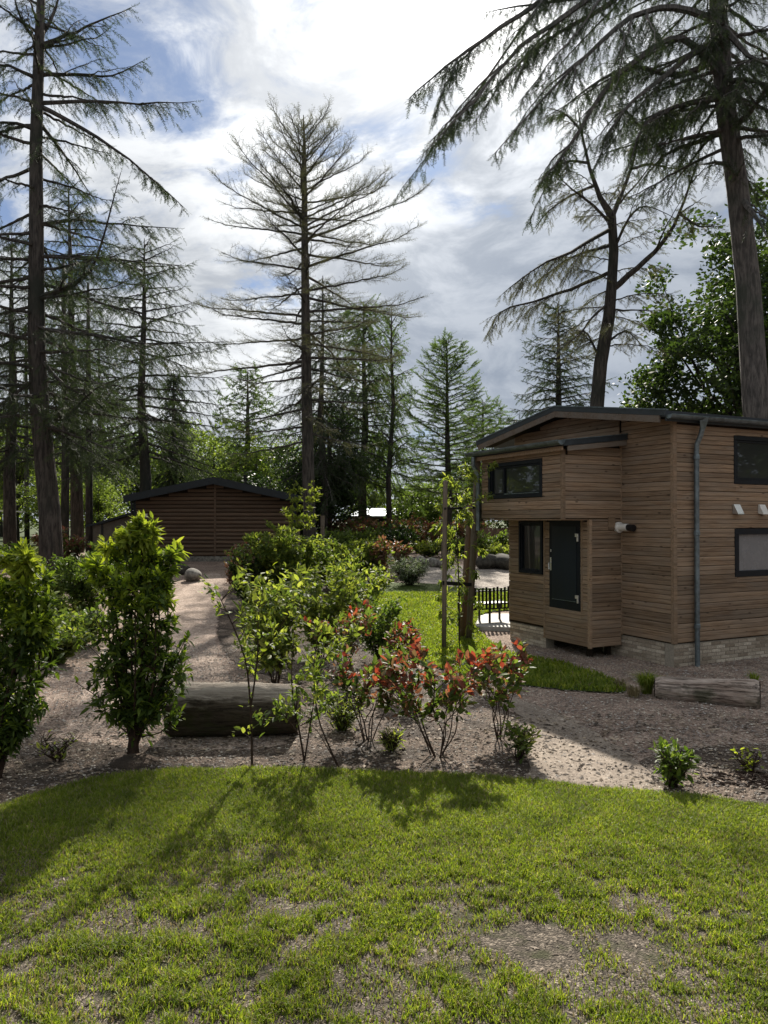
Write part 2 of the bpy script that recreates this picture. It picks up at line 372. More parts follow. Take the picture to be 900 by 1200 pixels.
# ------------------------------------------------------------------ ground sheets
YB = [-30, -12, -4, 0]+[i*.5 for i in range(1, 81)]+[42, 46, 52, 60, 75, 100, 150, 250, 500, 1200]
def terrain():
    xs = [-1200, -400, -150, -80, -50, -30, -20, -14, -10, -7, -5, -3, -1, 1, 3, 5, 7, 10, 14, 20, 30, 50, 80, 150, 400, 1200]
    V = [(x, y, gz(y)) for y in YB for x in xs]; n = len(xs)
    F = [(j*n+i, j*n+i+1, (j+1)*n+i+1, (j+1)*n+i) for j in range(len(YB)-1) for i in range(n-1)]
    o = obj_np('ground', V, F, M['gravel']); o['kind'] = 'structure'
terrain()
def smooth_poly(P, k=2):
    for _ in range(k):
        Q = []
        for i in range(len(P)):
            a, b = P[i], P[(i+1) % len(P)]
            Q += [a*.75+b*.25, a*.25+b*.75]
        P = Q
    return P
def sheet(name, pts, mat, off, px=True, rough_edge=.0, smooth=2, rr=random.Random(3)):
    P = [Vector(at(*p)[:2]) if px else Vector(p) for p in pts]
    P = smooth_poly(P, smooth)
    Q = []
    for i in range(len(P)):
        a, b = P[i], P[(i+1) % len(P)]; k = max(1, min(14, int((b-a).length/.12)))
        for j in range(k):
            q = a.lerp(b, j/k); Q.append(q+Vector((rr.uniform(-1, 1), rr.uniform(-1, 1)))*(.035 if k < 14 else 0))
    P = Q
    if rough_edge: P = [p+Vector((rr.uniform(-1, 1), rr.uniform(-1, 1)))*rough_edge for p in P]
    bm = bmesh.new(); vs = [bm.verts.new((p.x, p.y, 0)) for p in P]
    f = bm.faces.new(vs); bmesh.ops.triangulate(bm, faces=[f])
    ys = [p.y for p in P]
    for y in YB:
        if min(ys) < y < max(ys):
            bmesh.ops.bisect_plane(bm, geom=bm.verts[:]+bm.edges[:]+bm.faces[:], plane_co=(0, y, 0), plane_no=(0, 1, 0))
    for v in bm.verts: v.co.z = gz(v.co.y)+off
    bmesh.ops.recalc_face_normals(bm, faces=bm.faces)
    me = bpy.data.meshes.new(name); bm.to_mesh(me); bm.free(); me.materials.append(mat)
    o = bpy.data.objects.new(name, me); link(o); o['kind'] = 'structure'
    if len(me.polygons) and me.polygons[0].normal.z < 0: me.flip_normals()
    return P
def in_poly(P, x, y):
    x = np.asarray(x); y = np.asarray(y); ins = np.zeros(x.shape, bool); n = len(P)
    for i in range(n):
        x0, y0 = P[i]; x1, y1 = P[(i+1) % n]
        c = ((y0 > y) != (y1 > y)) & (x < (x1-x0)*(y-y0)/((y1-y0) or 1e-9)+x0); ins ^= c
    return ins
PATH = sheet('gravel_path', [(40, 900), (90, 830), (110, 760), (180, 715), (215, 690), (240, 672), (262, 672), (262, 700), (250, 740), (262, 790), (300, 815), (345, 860), (340, 885), (180, 885)], M['path'], .004, smooth=2)
ROAD = sheet('gravel_road', [(470, 672), (480, 655), (540, 664), (640, 668), (760, 672), (760, 700), (640, 702), (600, 697), (540, 700), (500, 688)], M['road'], .008)
sheet('planting_bed', [(-260, 1010), (-200, 860), (-20, 850), (60, 862), (110, 872), (200, 878), (330, 880), (345, 860), (365, 800), (300, 790), (262, 770), (252, 720), (285, 672), (330, 655), (440, 652), (478, 668), (500, 690), (400, 700), (410, 740), (465, 775), (560, 806), (620, 850), (640, 900), (630, 950), (300, 950)], M['mulch'], .012)
sheet('planting_bed', [(735, 960), (730, 905), (770, 880), (850, 872), (960, 870), (1060, 890), (1100, 990)], M['mulch'], .008)
sheet('sandy_strip', [(610, 960), (628, 860), (585, 815), (570, 806), (660, 838), (715, 868), (760, 905), (800, 960)], M['sand'], .016)
LAWN = sheet('lawn', [(-900, 1900), (-700, 1150), (-120, 1000), (0, 950), (60, 926), (130, 909), (250, 903), (400, 906), (550, 911), (640, 918), (750, 931), (900, 946), (1050, 970), (1500, 1120), (1700, 1900)], M['soil'], .024, rough_edge=.02)
LAWN2 = sheet('lawn', [(380, 692), (430, 684), (500, 683), (540, 690), (600, 690), (640, 692), (640, 716), (562, 716), (556, 738), (585, 762), (625, 771), (665, 780), (705, 792), (745, 811), (700, 813), (600, 803), (540, 792), (490, 776), (440, 752), (395, 725)], M['turf2'], .02)

# house frame of reference
HO = Vector((4.74, 12.56, 0)); HA = math.atan2(.437, .899)
def hl(x, y): return Vector((HO.x+math.cos(HA)*x-math.sin(HA)*y, HO.y+math.sin(HA)*x+math.cos(HA)*y))
def slab():
    m = MB(); c = [at(557, 738), at(597, 740), at(640, 716), at(561, 715)]
    z0, z1 = -.1, .13
    m.add([(p.x, p.y, z) for z in (z0, z1) for p in c], [(3, 2, 1, 0), (4, 5, 6, 7)]+[(i, (i+1) % 4, (i+1) % 4+4, i+4) for i in range(4)])
    o = m.build('terrace_slab', M['slab'], bevel=.01); o['kind'] = 'structure'
slab()

# ------------------------------------------------------------------ noise, grass
def vnoise(x, y, s, seed=0):
    g = np.random.default_rng(seed).random((64, 64)); x = x*s; y = y*s
    xi = np.floor(x).astype(int); yi = np.floor(y).astype(int); fx = x-xi; fy = y-yi
    fx = fx*fx*(3-2*fx); fy = fy*fy*(3-2*fy)
    a = g[xi % 64, yi % 64]; b = g[(xi+1) % 64, yi % 64]; c = g[xi % 64, (yi+1) % 64]; d = g[(xi+1) % 64, (yi+1) % 64]
    return (a*(1-fx)+b*fx)*(1-fy)+(c*(1-fx)+d*fx)*fy
def fbm(x, y, s, seed=0): return .55*vnoise(x, y, s, seed)+.3*vnoise(x, y, s*2.1, seed+1)+.15*vnoise(x, y, s*4.3, seed+2)
BARE = [  # px, py, half width, half height of worn patches, strength
    (650, 1115, 150, 34, .95), (560, 1100, 90, 22, .7), (700, 1150, 90, 25, .8), (300, 1003, 60, 14, .7), (245, 1000, 30, 8, .5), (430, 1165, 70, 40, .7),
    (345, 1060, 25, 10, .5), (60, 1150, 90, 40, .6), (100, 1180, 80, 25, .6), (40, 1025, 25, 8, .6), (530, 1000, 60, 12, .45), (380, 1045, 70, 20, .4),
    (640, 1003, 35, 8, .4), (255, 1072, 16, 8, .6), (210, 1130, 60, 14, .5), (820, 1180, 70, 18, .6), (880, 1090, 30, 10, .35), (330, 1130, 50, 18, .5), (470, 1130, 40, 12, .5)]
def grass(name, poly, n, ymax, hmul, wmul, label, bare, straw=.10, lift=.022):
    x0, x1 = max(-4.4, min(p[0] for p in poly)), min(6.5, max(p[0] for p in poly)); y0, y1 = max(3.2, min(p[1] for p in poly)), min(ymax, max(p[1] for p in poly))
    if bare: x0, x1 = -4.3, 4.3
    x = rg.uniform(x0, x1, n); y = rg.uniform(y0, y1, n)
    if bare:   # tufts
        nt = n//7; tx = rg.uniform(x0, x1, nt); ty = rg.uniform(y0, y1, nt); k = rg.integers(0, nt, n)
        cl = rg.random(n) < .6
        x = np.where(cl, tx[k]+rg.normal(0, .03, n), x); y = np.where(cl, ty[k]+rg.normal(0, .03, n), y)
    ok = in_poly([(p[0], p[1]) for p in poly], x, y) & (np.abs(x) < y*.53+.25 if bare else np.ones(n, bool)); x = x[ok]; y = y[ok]
    dens = np.ones(len(x))
    vig = fbm(x, y, 1.3, 3)
    if bare:
        px = x/y*900+450; py = 610+CAMZ*900/y
        b = np.zeros(len(x)); jit = (fbm(x, y, 3.5, 9)-.5)*1.6
        for (bx, by, bw, bh, s) in BARE:
            d = ((px-bx)/bw)**2+((py-by)/bh)**2
            b = np.maximum(b, s*np.clip((1.5-d+jit)*.8, 0, 1))
        far = np.clip((y-5.0)/1.0, 0, 1)
        nn = fbm(x, y, 4.2, 20)
        b = np.maximum(b, (1-far*.85)*np.clip((nn-.46)*3.4, 0, .82)); n2 = fbm(x, y, 11., 27); b = np.maximum(b, (1-far*.75)*np.clip((n2-.46)*3.6, 0, .82))
        b = np.minimum(1, b*1.12); dens = 1-b
        dens = np.minimum(dens, .7+.3*far+.2*(vig > .5))
    keep = rg.random(len(x)) < dens; x = x[keep]; y = y[keep]; vig = vig[keep]; dn = dens[keep]; m = len(x)
    L = (.022+.034*rg.random(m))*(.65+.9*vig)*hmul*(.55+.45*dn); a = rg.uniform(0, 2*np.pi, m); wd = (.0022+.002*rg.random(m))*wmul
    lean = rg.uniform(.15, 1.0, m)*L
    dx, dy = np.cos(a), np.sin(a); b2 = a+rg.uniform(-1.2, 1.2, m)+np.pi/2; sx, sy = np.cos(b2)*wd, np.sin(b2)*wd
    t = np.clip((y-14)/20, 0, 1); z = .9*t*t*(3-2*t)+lift
    V = np.empty((m, 5, 3))
    V[:, 0] = np.stack([x-sx, y-sy, z], 1); V[:, 1] = np.stack([x+sx, y+sy, z], 1)
    mx, my, mz = x+dx*lean*.35, y+dy*lean*.35, z+L*.62
    V[:, 2] = np.stack([mx+sx*.8, my+sy*.8, mz], 1); V[:, 3] = np.stack([mx-sx*.8, my-sy*.8, mz], 1)
    V[:, 4] = np.stack([x+dx*lean, y+dy*lean, z+L*np.where(rg.random(m) < .3, .75, 1.)], 1)
    o = (np.arange(m)*5)[:, None]
    F = np.concatenate([o+[0, 1, 2], o+[0, 2, 3], o+[3, 2, 4]], 0)
    st = (rg.random(m) < straw+.30*(1-dn)).astype(int); fm = np.tile(st, 3)
    ob = obj_np(name, V.reshape(-1, 3), F, [M['grass'], M['straw']], fm=fm, kind='stuff')
    tag(ob, label, 'grass')
grass('grass', LAWN, 800000, 7.8, 1.0, 1.0, 'patchy sunlit grass of the front lawn with worn bare spots', True)
grass('grass', LAWN2, 90000, 22, 1.3, 3.2, 'smooth green grass of the middle lawn beside the wooden house', False, .02)

def scatter(name, poly, n, mat, s0, s1, flat, label, cat, avoid=None, ymax=15, lift=.014):
    """small broken bits lying on the ground: squashed octahedra"""
    xs = [p[0] for p in poly]; ys = [p[1] for p in poly]
    x = rg.uniform(max(-6, min(xs)), min(8, max(xs)), n); y = rg.uniform(min(ys), min(ymax, max(ys)), n)
    ok = in_poly([(p[0], p[1]) for p in poly], x, y) & (np.abs(x) < y*.56+.3)
    if avoid is not None: ok &= ~in_poly([(p[0], p[1]) for p in avoid], x, y)
    x = x[ok]; y = y[ok]; m = len(x); s = s0+(s1-s0)*rg.random(m)**3
    t = np.clip((y-14)/20, 0, 1); z = .9*t*t*(3-2*t)+lift
    O = np.array([(1, 0, 0), (0, 1, 0), (-1, 0, 0), (0, -1, 0), (0, 0, 1), (0, 0, -1)], float)
    V = O[None]*(1+rg.uniform(-.35, .35, (m, 6, 1))); V[:, :, 0] *= 1+flat*rg.random((m, 1)); V[:, :, 2] *= .55
    a = rg.uniform(0, 6.28, m); c, sn = np.cos(a)[:, None], np.sin(a)[:, None]
    X = V[:, :, 0]*c-V[:, :, 1]*sn; Y = V[:, :, 0]*sn+V[:, :, 1]*c
    V = np.stack([X*s[:, None]+x[:, None], Y*s[:, None]+y[:, None], V[:, :, 2]*s[:, None]+z[:, None]], 2)
    T = np.array([(0, 1, 4), (1, 2, 4), (2, 3, 4), (3, 0, 4)]); F = (np.arange(m)*6)[:, None, None]+T[None]
    o = obj_np(name, V.reshape(-1, 3), F.reshape(-1, 3), mat, kind='stuff'); tag(o, label, cat)
ALL = [(-5, 6.4), (9, 6.4), (9, 15), (-8, 15)]
scatter('gravel_stones', ALL, 60000, M['pebble'], .006, .02, .6, 'loose pinkish grey gravel stones strewn over paths and beds', 'gravel', LAWN)
scatter('bark_chips', [(-6, 6.6), (6, 6.6), (6, 9.5), (-6, 9.5)], 9000, M['chip'], .006, .024, 1.6, 'scattered dark bark chips and fallen leaves on the planting bed', 'bark chips', LAWN, lift=.02)
scatter('lawn_litter', [(-4, 3.3), (4, 3.3), (5, 7.2), (-5, 7.2)], 7000, M['chip'], .003, .009, 3, 'tiny dry twigs and crumbs of soil between the lawn grass', 'litter', None, lift=.028)

# ------------------------------------------------------------------ wooden house
H = empty('wooden_house', HO, HA, 'larch clad tiny house with a low gable roof, navy door and pale brick plinth', 'house')
BH, GAP = .148, .008
def plank_mesh(L, h=BH, th=.022):
    # profile: (depth, height), two rounded bands with a groove between
    prof = [(0, 0), (-th*.8, .0), (-th, .008), (-th, h*.46), (-th*.45, h*.5), (-th, h*.54), (-th, h-.012), (-th*.7, h), (0, h)]
    m = MB(); m.prism(prof, 0, 0, L); return m.mesh('plank', M['plank'])
def planks(parent, org, ang, L, z0, z1, holes=(), top=None, name='plank'):
    """boards from org (local xy) along ang; depth faces to the right-hand side (-normal). top(s) limits height"""
    z = z0; row = 0
    while z < z1-.03:
        h = min(BH, z1-z)
        segs = [(0., L)]
        if top:   # clipped under a sloping roof
            n = 60; ins = [i*L/n for i in range(n+1) if top(i*L/n) > z+h*.5]
            segs = [(min(ins), max(ins))] if len(ins) > 2 else []
        extra = []
        for (a, b, c, d) in holes:
            if z+h > c+.01 and z < d-.01:
                if c > z+.02: extra.append((a, b, z, c-z-.004))
                if d < z+h-.02: extra.append((a, b, d+.004, z+h-d-.004))
                ns = []
                for (s, e) in segs:
                    if b <= s or a >= e: ns.append((s, e)); continue
                    if a > s: ns.append((s, a))
                    if b < e: ns.append((b, e))
                segs = ns
        out = []
        for s, e in segs:   # butt joints
            if e-s > 3.2 and rnd.random() < .7:
                j = s+(e-s)*rnd.uniform(.3, .7); out += [(s, j-.002), (j+.002, e)]
            else: out.append((s, e))
        for s, e, zz, hh in [(s, e, z, h) for s, e in out]+extra:
            if e-s < .03: continue
            o = bpy.data.objects.new(name, plank_mesh(e-s, hh)); o.parent = parent
            pr = rnd.uniform(-.002, .003)
            o.location = (org[0]+math.cos(ang)*s+math.sin(ang)*pr, org[1]+math.sin(ang)*s-math.cos(ang)*pr, zz)
            o.rotation_euler = (0, rnd.uniform(-.0012, .0012), ang); COL.objects.link(o)
        z += BH+GAP; row += 1
def wall(poly, axis, a, b):
    m = MB(); m.prism(poly, axis, a, b); return m.build('wall', M['core'], H)
RIDGE_Y, EAVE_Z, RIDGE_Z = 2.6, 4.06, 4.46
def rz(y): return EAVE_Z+(RIDGE_Z-EAVE_Z)*(1-abs(y-RIDGE_Y)/RIDGE_Y)
# main body core (gable towards local -x)
core = wall([(0.024, .3), (4.4, .3), (4.4, rz(4.4)), (RIDGE_Y, RIDGE_Z), (.024, rz(.024))], 0, .024, 7.5)
WA_HOLES = [(1.38, 2.66, 3.03, 3.86), (1.39, 2.67, 1.435, 2.26), (4.4, 5.6, 1.435, 2.26)]
planks(core, (.05, 0), 0, 7.4, .40, 4.0, WA_HOLES)
# gable wall B: boards run along local y, facing -x ; ang = 90deg gives depth towards +x, so run the other way
def planksY(parent, x, y0, y1, z0, z1, holes=(), top=None):
    L = y1-y0
    hs = [(y1-b, y1-a, c, d) for (a, b, c, d) in holes]
    planks(parent, (x, y1), -math.pi/2, L, z0, z1, hs, (lambda s: top(y1-s)) if top else None)
planksY(core, 0, .05, 1.17, .40, 4.5, (), rz)
planksY(core, 0, 1.23, 4.38, 3.62, 4.5, (), rz)
# corner trims
def box(name, mat, x0, x1, y0, y1, z0, z1, parent=H, bevel=.003):
    return MB().box(x0, x1, y0, y1, z0, z1).build(name, mat, parent, bevel=bevel)
box('corner_trim', M['trim'], -.028, .045, -.028, .045, .385, 4.04)
box('corner_trim', M['trim'], -.03, .001, 1.165, 1.2, .385, 3.95)
# ground floor bump-out and the loft overhang
bump = wall([(-.69, .22), (-.02, .22), (-.02, 2.43), (-.69, 2.43)], 1, 1.225, 3.6)
DOOR = (1.42, 2.29, .80, 2.40); SWIN = (2.50, 3.24, 1.38, 2.385)
planks(bump, (-.69, 1.2), 0, .66, .20, 2.42)
planksY(bump, -.715, 1.23, 2.42, .20, 2.41, [DOOR])
planksY(bump, -.700, 2.47, 3.6, .42, 2.41, [SWIN])
box('corner_trim', M['trim'], -.745, -.69, 1.17, 1.235, .18, 2.42)
box('corner_trim', M['trim'], -.745, -.70, 2.42, 2.462, .2, 2.41)
box('door_casing', M['trim'], -.742, -.70, 1.36, 1.415, .8, 2.41)
box('soffit_board', M['trim'], -1.29, -.69, 1.22, 3.68, 2.405, 2.425)
loft = wall([(-1.27, 2.43), (-.02, 2.43), (-.02, 3.79), (-1.27, 3.64)], 1, 1.225, 3.66)
LWIN = (1.74, 3.44, 2.82, 3.50)
planks(loft, (-1.27, 1.2), 0, 1.24, 2.44, 3.9, (), lambda s: 3.60+.115*s)
planksY(loft, -1.295, 1.23, 3.68, 2.44, 3.60, [LWIN])
box('corner_trim', M['trim'], -1.33, -1.265, 1.172, 1.235, 2.425, 3.62)
box('wall_grille', M['trim'], -.33, -.18, 1.155, 1.176, 2.24, 2.46)
# underside struts of the raised bump-out
und = MB()
for x, y in ((-.55, 1.4), (-.15, 1.4)): und.box(x-.04, x+.04, y-.04, y+.04, -.05, .21)
und.box(-.68, -.03, 1.3, 2.4, .19, .212)
und.build('floor_frame', M['core'], H)
# plinth with bricks
def plinth(x0, x1, y0, y1, face):
    m = MB().box(x0, x1, y0, y1, -.15, .375); p = m.build('plinth', M['brickm'], H)
    bl, bh, g = .205, .05, .011
    me = {}
    rows = 7
    for r in range(rows):
        z = -.06+r*(bh+g); s = -(r % 2)*(bl/2)
        L = (x1-x0) if face == 'A' else (y1-y0)
        if face == 'A': L = min(L, 4.2)
        while s < L:
            a, b = max(0.002, s), min(L-.002, s+bl); s += bl+g
            if b-a < .03: continue
            k = round(b-a, 3)
            if k not in me: me[k] = MB().box(0, k, -.008, .02, 0, bh).mesh('brick', M['brick'], bevel=.003)
            o = bpy.data.objects.new('brick', me[k]); o.parent = p
            if face == 'A': o.location = (x0+a, y0-rnd.uniform(0, .003), z)
            else: o.location = (x0-rnd.uniform(0, .003), y1-a, z); o.rotation_euler.z = -math.pi/2
            COL.objects.link(o)
plinth(.0, 7.5, .012, .2, 'A'); plinth(.014, .19, .215, 1.7, 'B'); plinth(-.69, -.5, 2.45, 3.6, 'B')
# windows
def window(x0, x1, z0, z1, face, pos, pane='glass', fw=.075, mull=None, sash=True):
    """face 'A': in plane y=pos facing -y; 'B': in plane x=pos facing -x (x0,x1 are then y values)"""
    def bx(m, a, b, c, d, dep0, dep1):
        if face == 'A': m.box(a, b, pos-dep1, pos-dep0, c, d)
        else: m.box(pos-dep1, pos-dep0, a, b, c, d)
    w = MB()
    for a, b, c, d in ((x0, x1, z1-fw, z1), (x0, x1, z0, z0+fw), (x0, x0+fw, z0+fw+.001, z1-fw-.001), (x1-fw, x1, z0+fw+.001, z1-fw-.001)): bx(w, a, b, c, d, -.06, .035)
    wo = w.build('window', M['frame'], H, bevel=.004)
    f2 = .035
    if sash:
        s_ = MB(); a0, a1, c0, c1 = x0+fw+.002, x1-fw-.002, z0+fw+.002, z1-fw-.002
        for a, b, c, d in ((a0, a1, c1-f2, c1), (a0, a1, c0, c0+f2), (a0, a0+f2, c0+f2+.001, c1-f2-.001), (a1-f2, a1, c0+f2+.001, c1-f2-.001)): bx(s_, a, b, c, d, -.05, .012)
        if mull: bx(s_, mull-.03, mull+.03, c0+f2+.001, c1-f2-.001, -.05, .012)
        s_.build('sash', M['frame'], wo, bevel=.003)
    p = MB(); bx(p, x0+fw-.01, x1-fw+.01, z0+fw-.01, z1-fw+.01, -.03, -.02); p.build('pane', M[pane], wo)
    return wo
window(*WA_HOLES[0][:4], 'A', -.0); window(*WA_HOLES[1][:4], 'A', 0., 'blind', .10, sash=False)
window(*WA_HOLES[2][:4], 'A', 0., 'blind', .10, sash=False)
window(*SWIN, 'B', -.715, fw=.05); window(*LWIN, 'B', -1.295, fw=.07, mull=2.95)
# a pale sill bar inside the upper windows
box('sill', M['zinc'], -1.325, -1.31, 1.84, 2.9, 2.895, 2.91, bevel=0)
# door
dr = MB().box(-.742, -.70, DOOR[0]+.002, DOOR[1]-.002, DOOR[2]+.002, DOOR[3]-.002).build('door', M['frame'], H, bevel=.004)
box('door_panel', M['doorm'], -.752, -.7435, DOOR[0]+.10, DOOR[1]-.09, DOOR[2]+.17, DOOR[3]-.10, dr)
box('kick_strip', M['zinc'], -.757, -.7525, DOOR[0]+.11, DOOR[1]-.1, DOOR[2]+.155, DOOR[2]+.165, dr, 0)
for z in (.99, 2.08):
    MB().box(-.775, -.745, DOOR[0]+.03, DOOR[0]+.11, z+.03, z+.09).box(-.775, -.745, DOOR[0]+.03, DOOR[0]+.065, z-.05, z+.028).build('hinge', M['steel'], dr, bevel=.004)
hm = MB().box(-.752, -.744, DOOR[1]-.075, DOOR[1]-.035, 1.48, 1.72); hm.tube([(-.75, DOOR[1]-.055, 1.62), (-.8, DOOR[1]-.055, 1.62), (-.805, DOOR[1]-.065, 1.61), (-.805, DOOR[1]-.075, 1.5)], .011, 6)
hm.build('handle', M['steel'], dr); box('lock_plate', M['steel'], -.752, -.744, DOOR[1]-.07, DOOR[1]-.045, 1.82, 1.87, dr, .003)
# roofs
def slope_roof(name, prof, x0, x1, mat, y=False):
    return MB().prism(prof, 0 if not y else 1, x0, x1).build(name, mat, H)
ry = lambda y: rz(y)
T = .11
prof = [(-.16, rz(-.16)), (RIDGE_Y, RIDGE_Z), (5.36, rz(5.36)), (5.36, rz(5.36)+T), (RIDGE_Y, RIDGE_Z+T), (-.16, rz(-.16)+T)]
mroof = slope_roof('roof', [(a, b+.02) for a, b in prof], -.34, 7.8, M['roof'])
band = lambda e, f, o0, o1: [(e, rz(e)+o0), (RIDGE_Y, RIDGE_Z+o0), (f, rz(f)+o0), (f, rz(f)+o1), (RIDGE_Y, RIDGE_Z+o1), (e, rz(e)+o1)]
MB().prism(band(-.17, 5.37, .045, .15), 0, -.365, -.342).build('verge_trim', M['edge'], mroof)
MB().prism(band(-.17, 5.37, .135, .155), 0, -.375, -.29).build('drip_edge', M['zinc'], mroof)
MB().prism(band(-.05, 5.3, -.07, .042), 0, -.36, -.335).build('barge_board', M['barge'], mroof)
MB().prism(band(.0, 5.2, -.012, .018), 0, -.334, -.002).build('soffit', M['core'], mroof)
# far edge support of the porch roof
box('porch_post', M['stake'], 3.4, 3.52, 5.1, 5.22, -.05, 4.0)
def gutter(x, y, z, L, along, r=.06):
    m = MB(); n = 8
    for i in range(n):
        a0, a1 = math.pi+math.pi*i/n, math.pi+math.pi*(i+1)/n
        q = [(math.cos(a0)*r, math.sin(a0)*r), (math.cos(a1)*r, math.sin(a1)*r), (math.cos(a1)*(r-.006), math.sin(a1)*(r-.006)), (math.cos(a0)*(r-.006), math.sin(a0)*(r-.006))]
        if along == 'x': m.prism([(y+u, z+v) for u, v in q], 0, x, x+L)
        else: m.prism([(x+u, z+v) for u, v in q], 1, y, y+L)
    cap = [(math.cos(math.pi+math.pi*i/n)*(r+.003), math.sin(math.pi+math.pi*i/n)*(r+.003)) for i in range(n+1)]
    for e in (0, L):
        if along == 'x': m.prism([(y+u, z+v) for u, v in cap], 0, x+e-.003, x+e+.003)
        else: m.prism([(x+u, z+v) for u, v in cap], 1, y+e-.003, y+e+.003)
    lip = [(-r-.012, z+.004), (-r+.004, z+.004), (-r+.004, z-.012), (-r-.012, z-.012)]
    if along == 'x': m.prism([(y+u, v) for u, v in lip], 0, x, x+L)
    else: m.prism([(x+u, v) for u, v in lip], 1, y, y+L)
    return m.build('gutter', M['zinc'], H)
gutter(-.33, -.22, rz(-.16)+.06, 8.1, 'x', .065)
box('fascia', M['edge'], -.33, 7.78, -.165, -.14, rz(-.16)-.04, rz(-.16)+.02)
# downpipe
dp = MB(); X = .44
dp.tube([(X, -.2, 4.09), (X, -.2, 4.0), (X, -.2, 3.93), (X, -.16, 3.80), (X-.02, -.10, 3.66), (X-.02, -.09, 3.55), (X-.02, -.09, -.05)], .043, 12, False)
dpo = dp.build('downpipe', M['zinc'], H, smooth=True)
MB().tube([(X, -.22, 4.08), (X, -.22, 4.02), (X, -.205, 3.9)], [.10, .085, .046], 4, True).build('hopper', M['zinc'], dpo)
for z in (2.15, .62, 3.4): MB().tube([(X-.02, -.09, z), (X-.02, -.09, z+.012), (X-.02, -.09, z+.07), (X-.02, -.09, z+.082)], [.046, .052, .052, .046], 12, False).build('pipe_clip', M['zinc'], dpo)
# loft roof
lp = lambda x: 3.655+.12*(x+1.42)
lr = MB().prism([(-1.42, lp(-1.42)), (.02, lp(.02)), (.02, lp(.02)+.09), (-1.42, lp(-1.42)+.09)], 1, 1.04, 3.86).build('roof', M['roof'], H)
MB().prism([(-1.43, lp(-1.43)+.0), (.0, lp(.0)+.0), (.0, lp(.0)+.10), (-1.43, lp(-1.43)+.10)], 1, 1.015, 1.038).build('verge_trim', M['edge'], lr)
MB().prism([(-1.43, lp(-1.43)+.095), (-.0, lp(.0)+.095), (-.0, lp(.0)+.108), (-1.43, lp(-1.43)+.108)], 1, 1.005, 1.06).build('drip_edge', M['zinc'], lr)
MB().prism([(-1.33, lp(-1.33)-.09), (-.03, lp(-.03)-.10), (-.03, lp(-.03)-.005), (-1.33, lp(-1.33)-.005)], 1, 1.03, 1.055).build('barge_board', M['barge'], lr)
gutter(-1.49, 1.0, 3.745, 2.92, 'y', .075)
box('fascia', M['trim'], -1.43, -1.40, 1.06, 3.84, 3.58, 3.655)
d2 = MB(); d2.tube([(-1.49, 3.72, 3.66), (-1.49, 3.72, 3.5), (-1.42, 3.72, 3.38), (-1.38, 3.72, 3.3), (-1.38, 3.72, 2.2)], .043, 10, False); d2.build('downpipe', M['zinc'], H, smooth=True)
# flue and vent cowls
fl = MB(); fl.tube([(-.1, 1.19, 2.28), (-.1, 1.13, 2.28), (-.1, 1.128, 2.28), (-.1, .93, 2.28)], [.095, .095, .066, .066], 16); flo = fl.build('flue_pipe', M['white'], H, smooth=False)
MB().tube([(-.1, .932, 2.28), (-.1, .80, 2.27)], [.058, .062], 14).build('flue_mouth', M['black'], flo)
for x in (1.42, 2.05):
    MB().prism([(-.022, 2.68), (-.022, 2.52), (-.14, 2.505), (-.135, 2.52), (-.05, 2.68)], 0, x-.075, x+.075).build('vent_cowl', M['steel'] if x < 2 else M['white'], H, bevel=.003)

# ------------------------------------------------------------------ black slatted bench on the terrace
def bench():
    p = hl(-.15, 5.15); t = empty('garden_bench', (p.x, p.y, .12), HA, 'black metal bench with upright slats on the pale terrace', 'bench')
    for x in (-.55, .0, .55):
        for y in (0, .42): MB().box(x-.02, x+.02, y-.02, y+.02, 0, .78 if y == 0 else .45).build('leg', M['black'], t, bevel=.003)
    MB().box(-.53, .53, -.012, .012, .30, .33).box(-.53, .53, -.012, .012, .70, .725).build('rail', M['black'], t)
    for i in range(11):
        x = -.49+i*.098
        if abs(x) < .03: x += .005
        MB().box(x-.024, x+.024, -.026, -.0135, .32, .79+.02*math.sin(i*2.1)).build('slat', M['black'], t)
    MB().box(-.57, .57, .03, .45, .40, .43).build('seat', M['black'], t, bevel=.004)
bench()

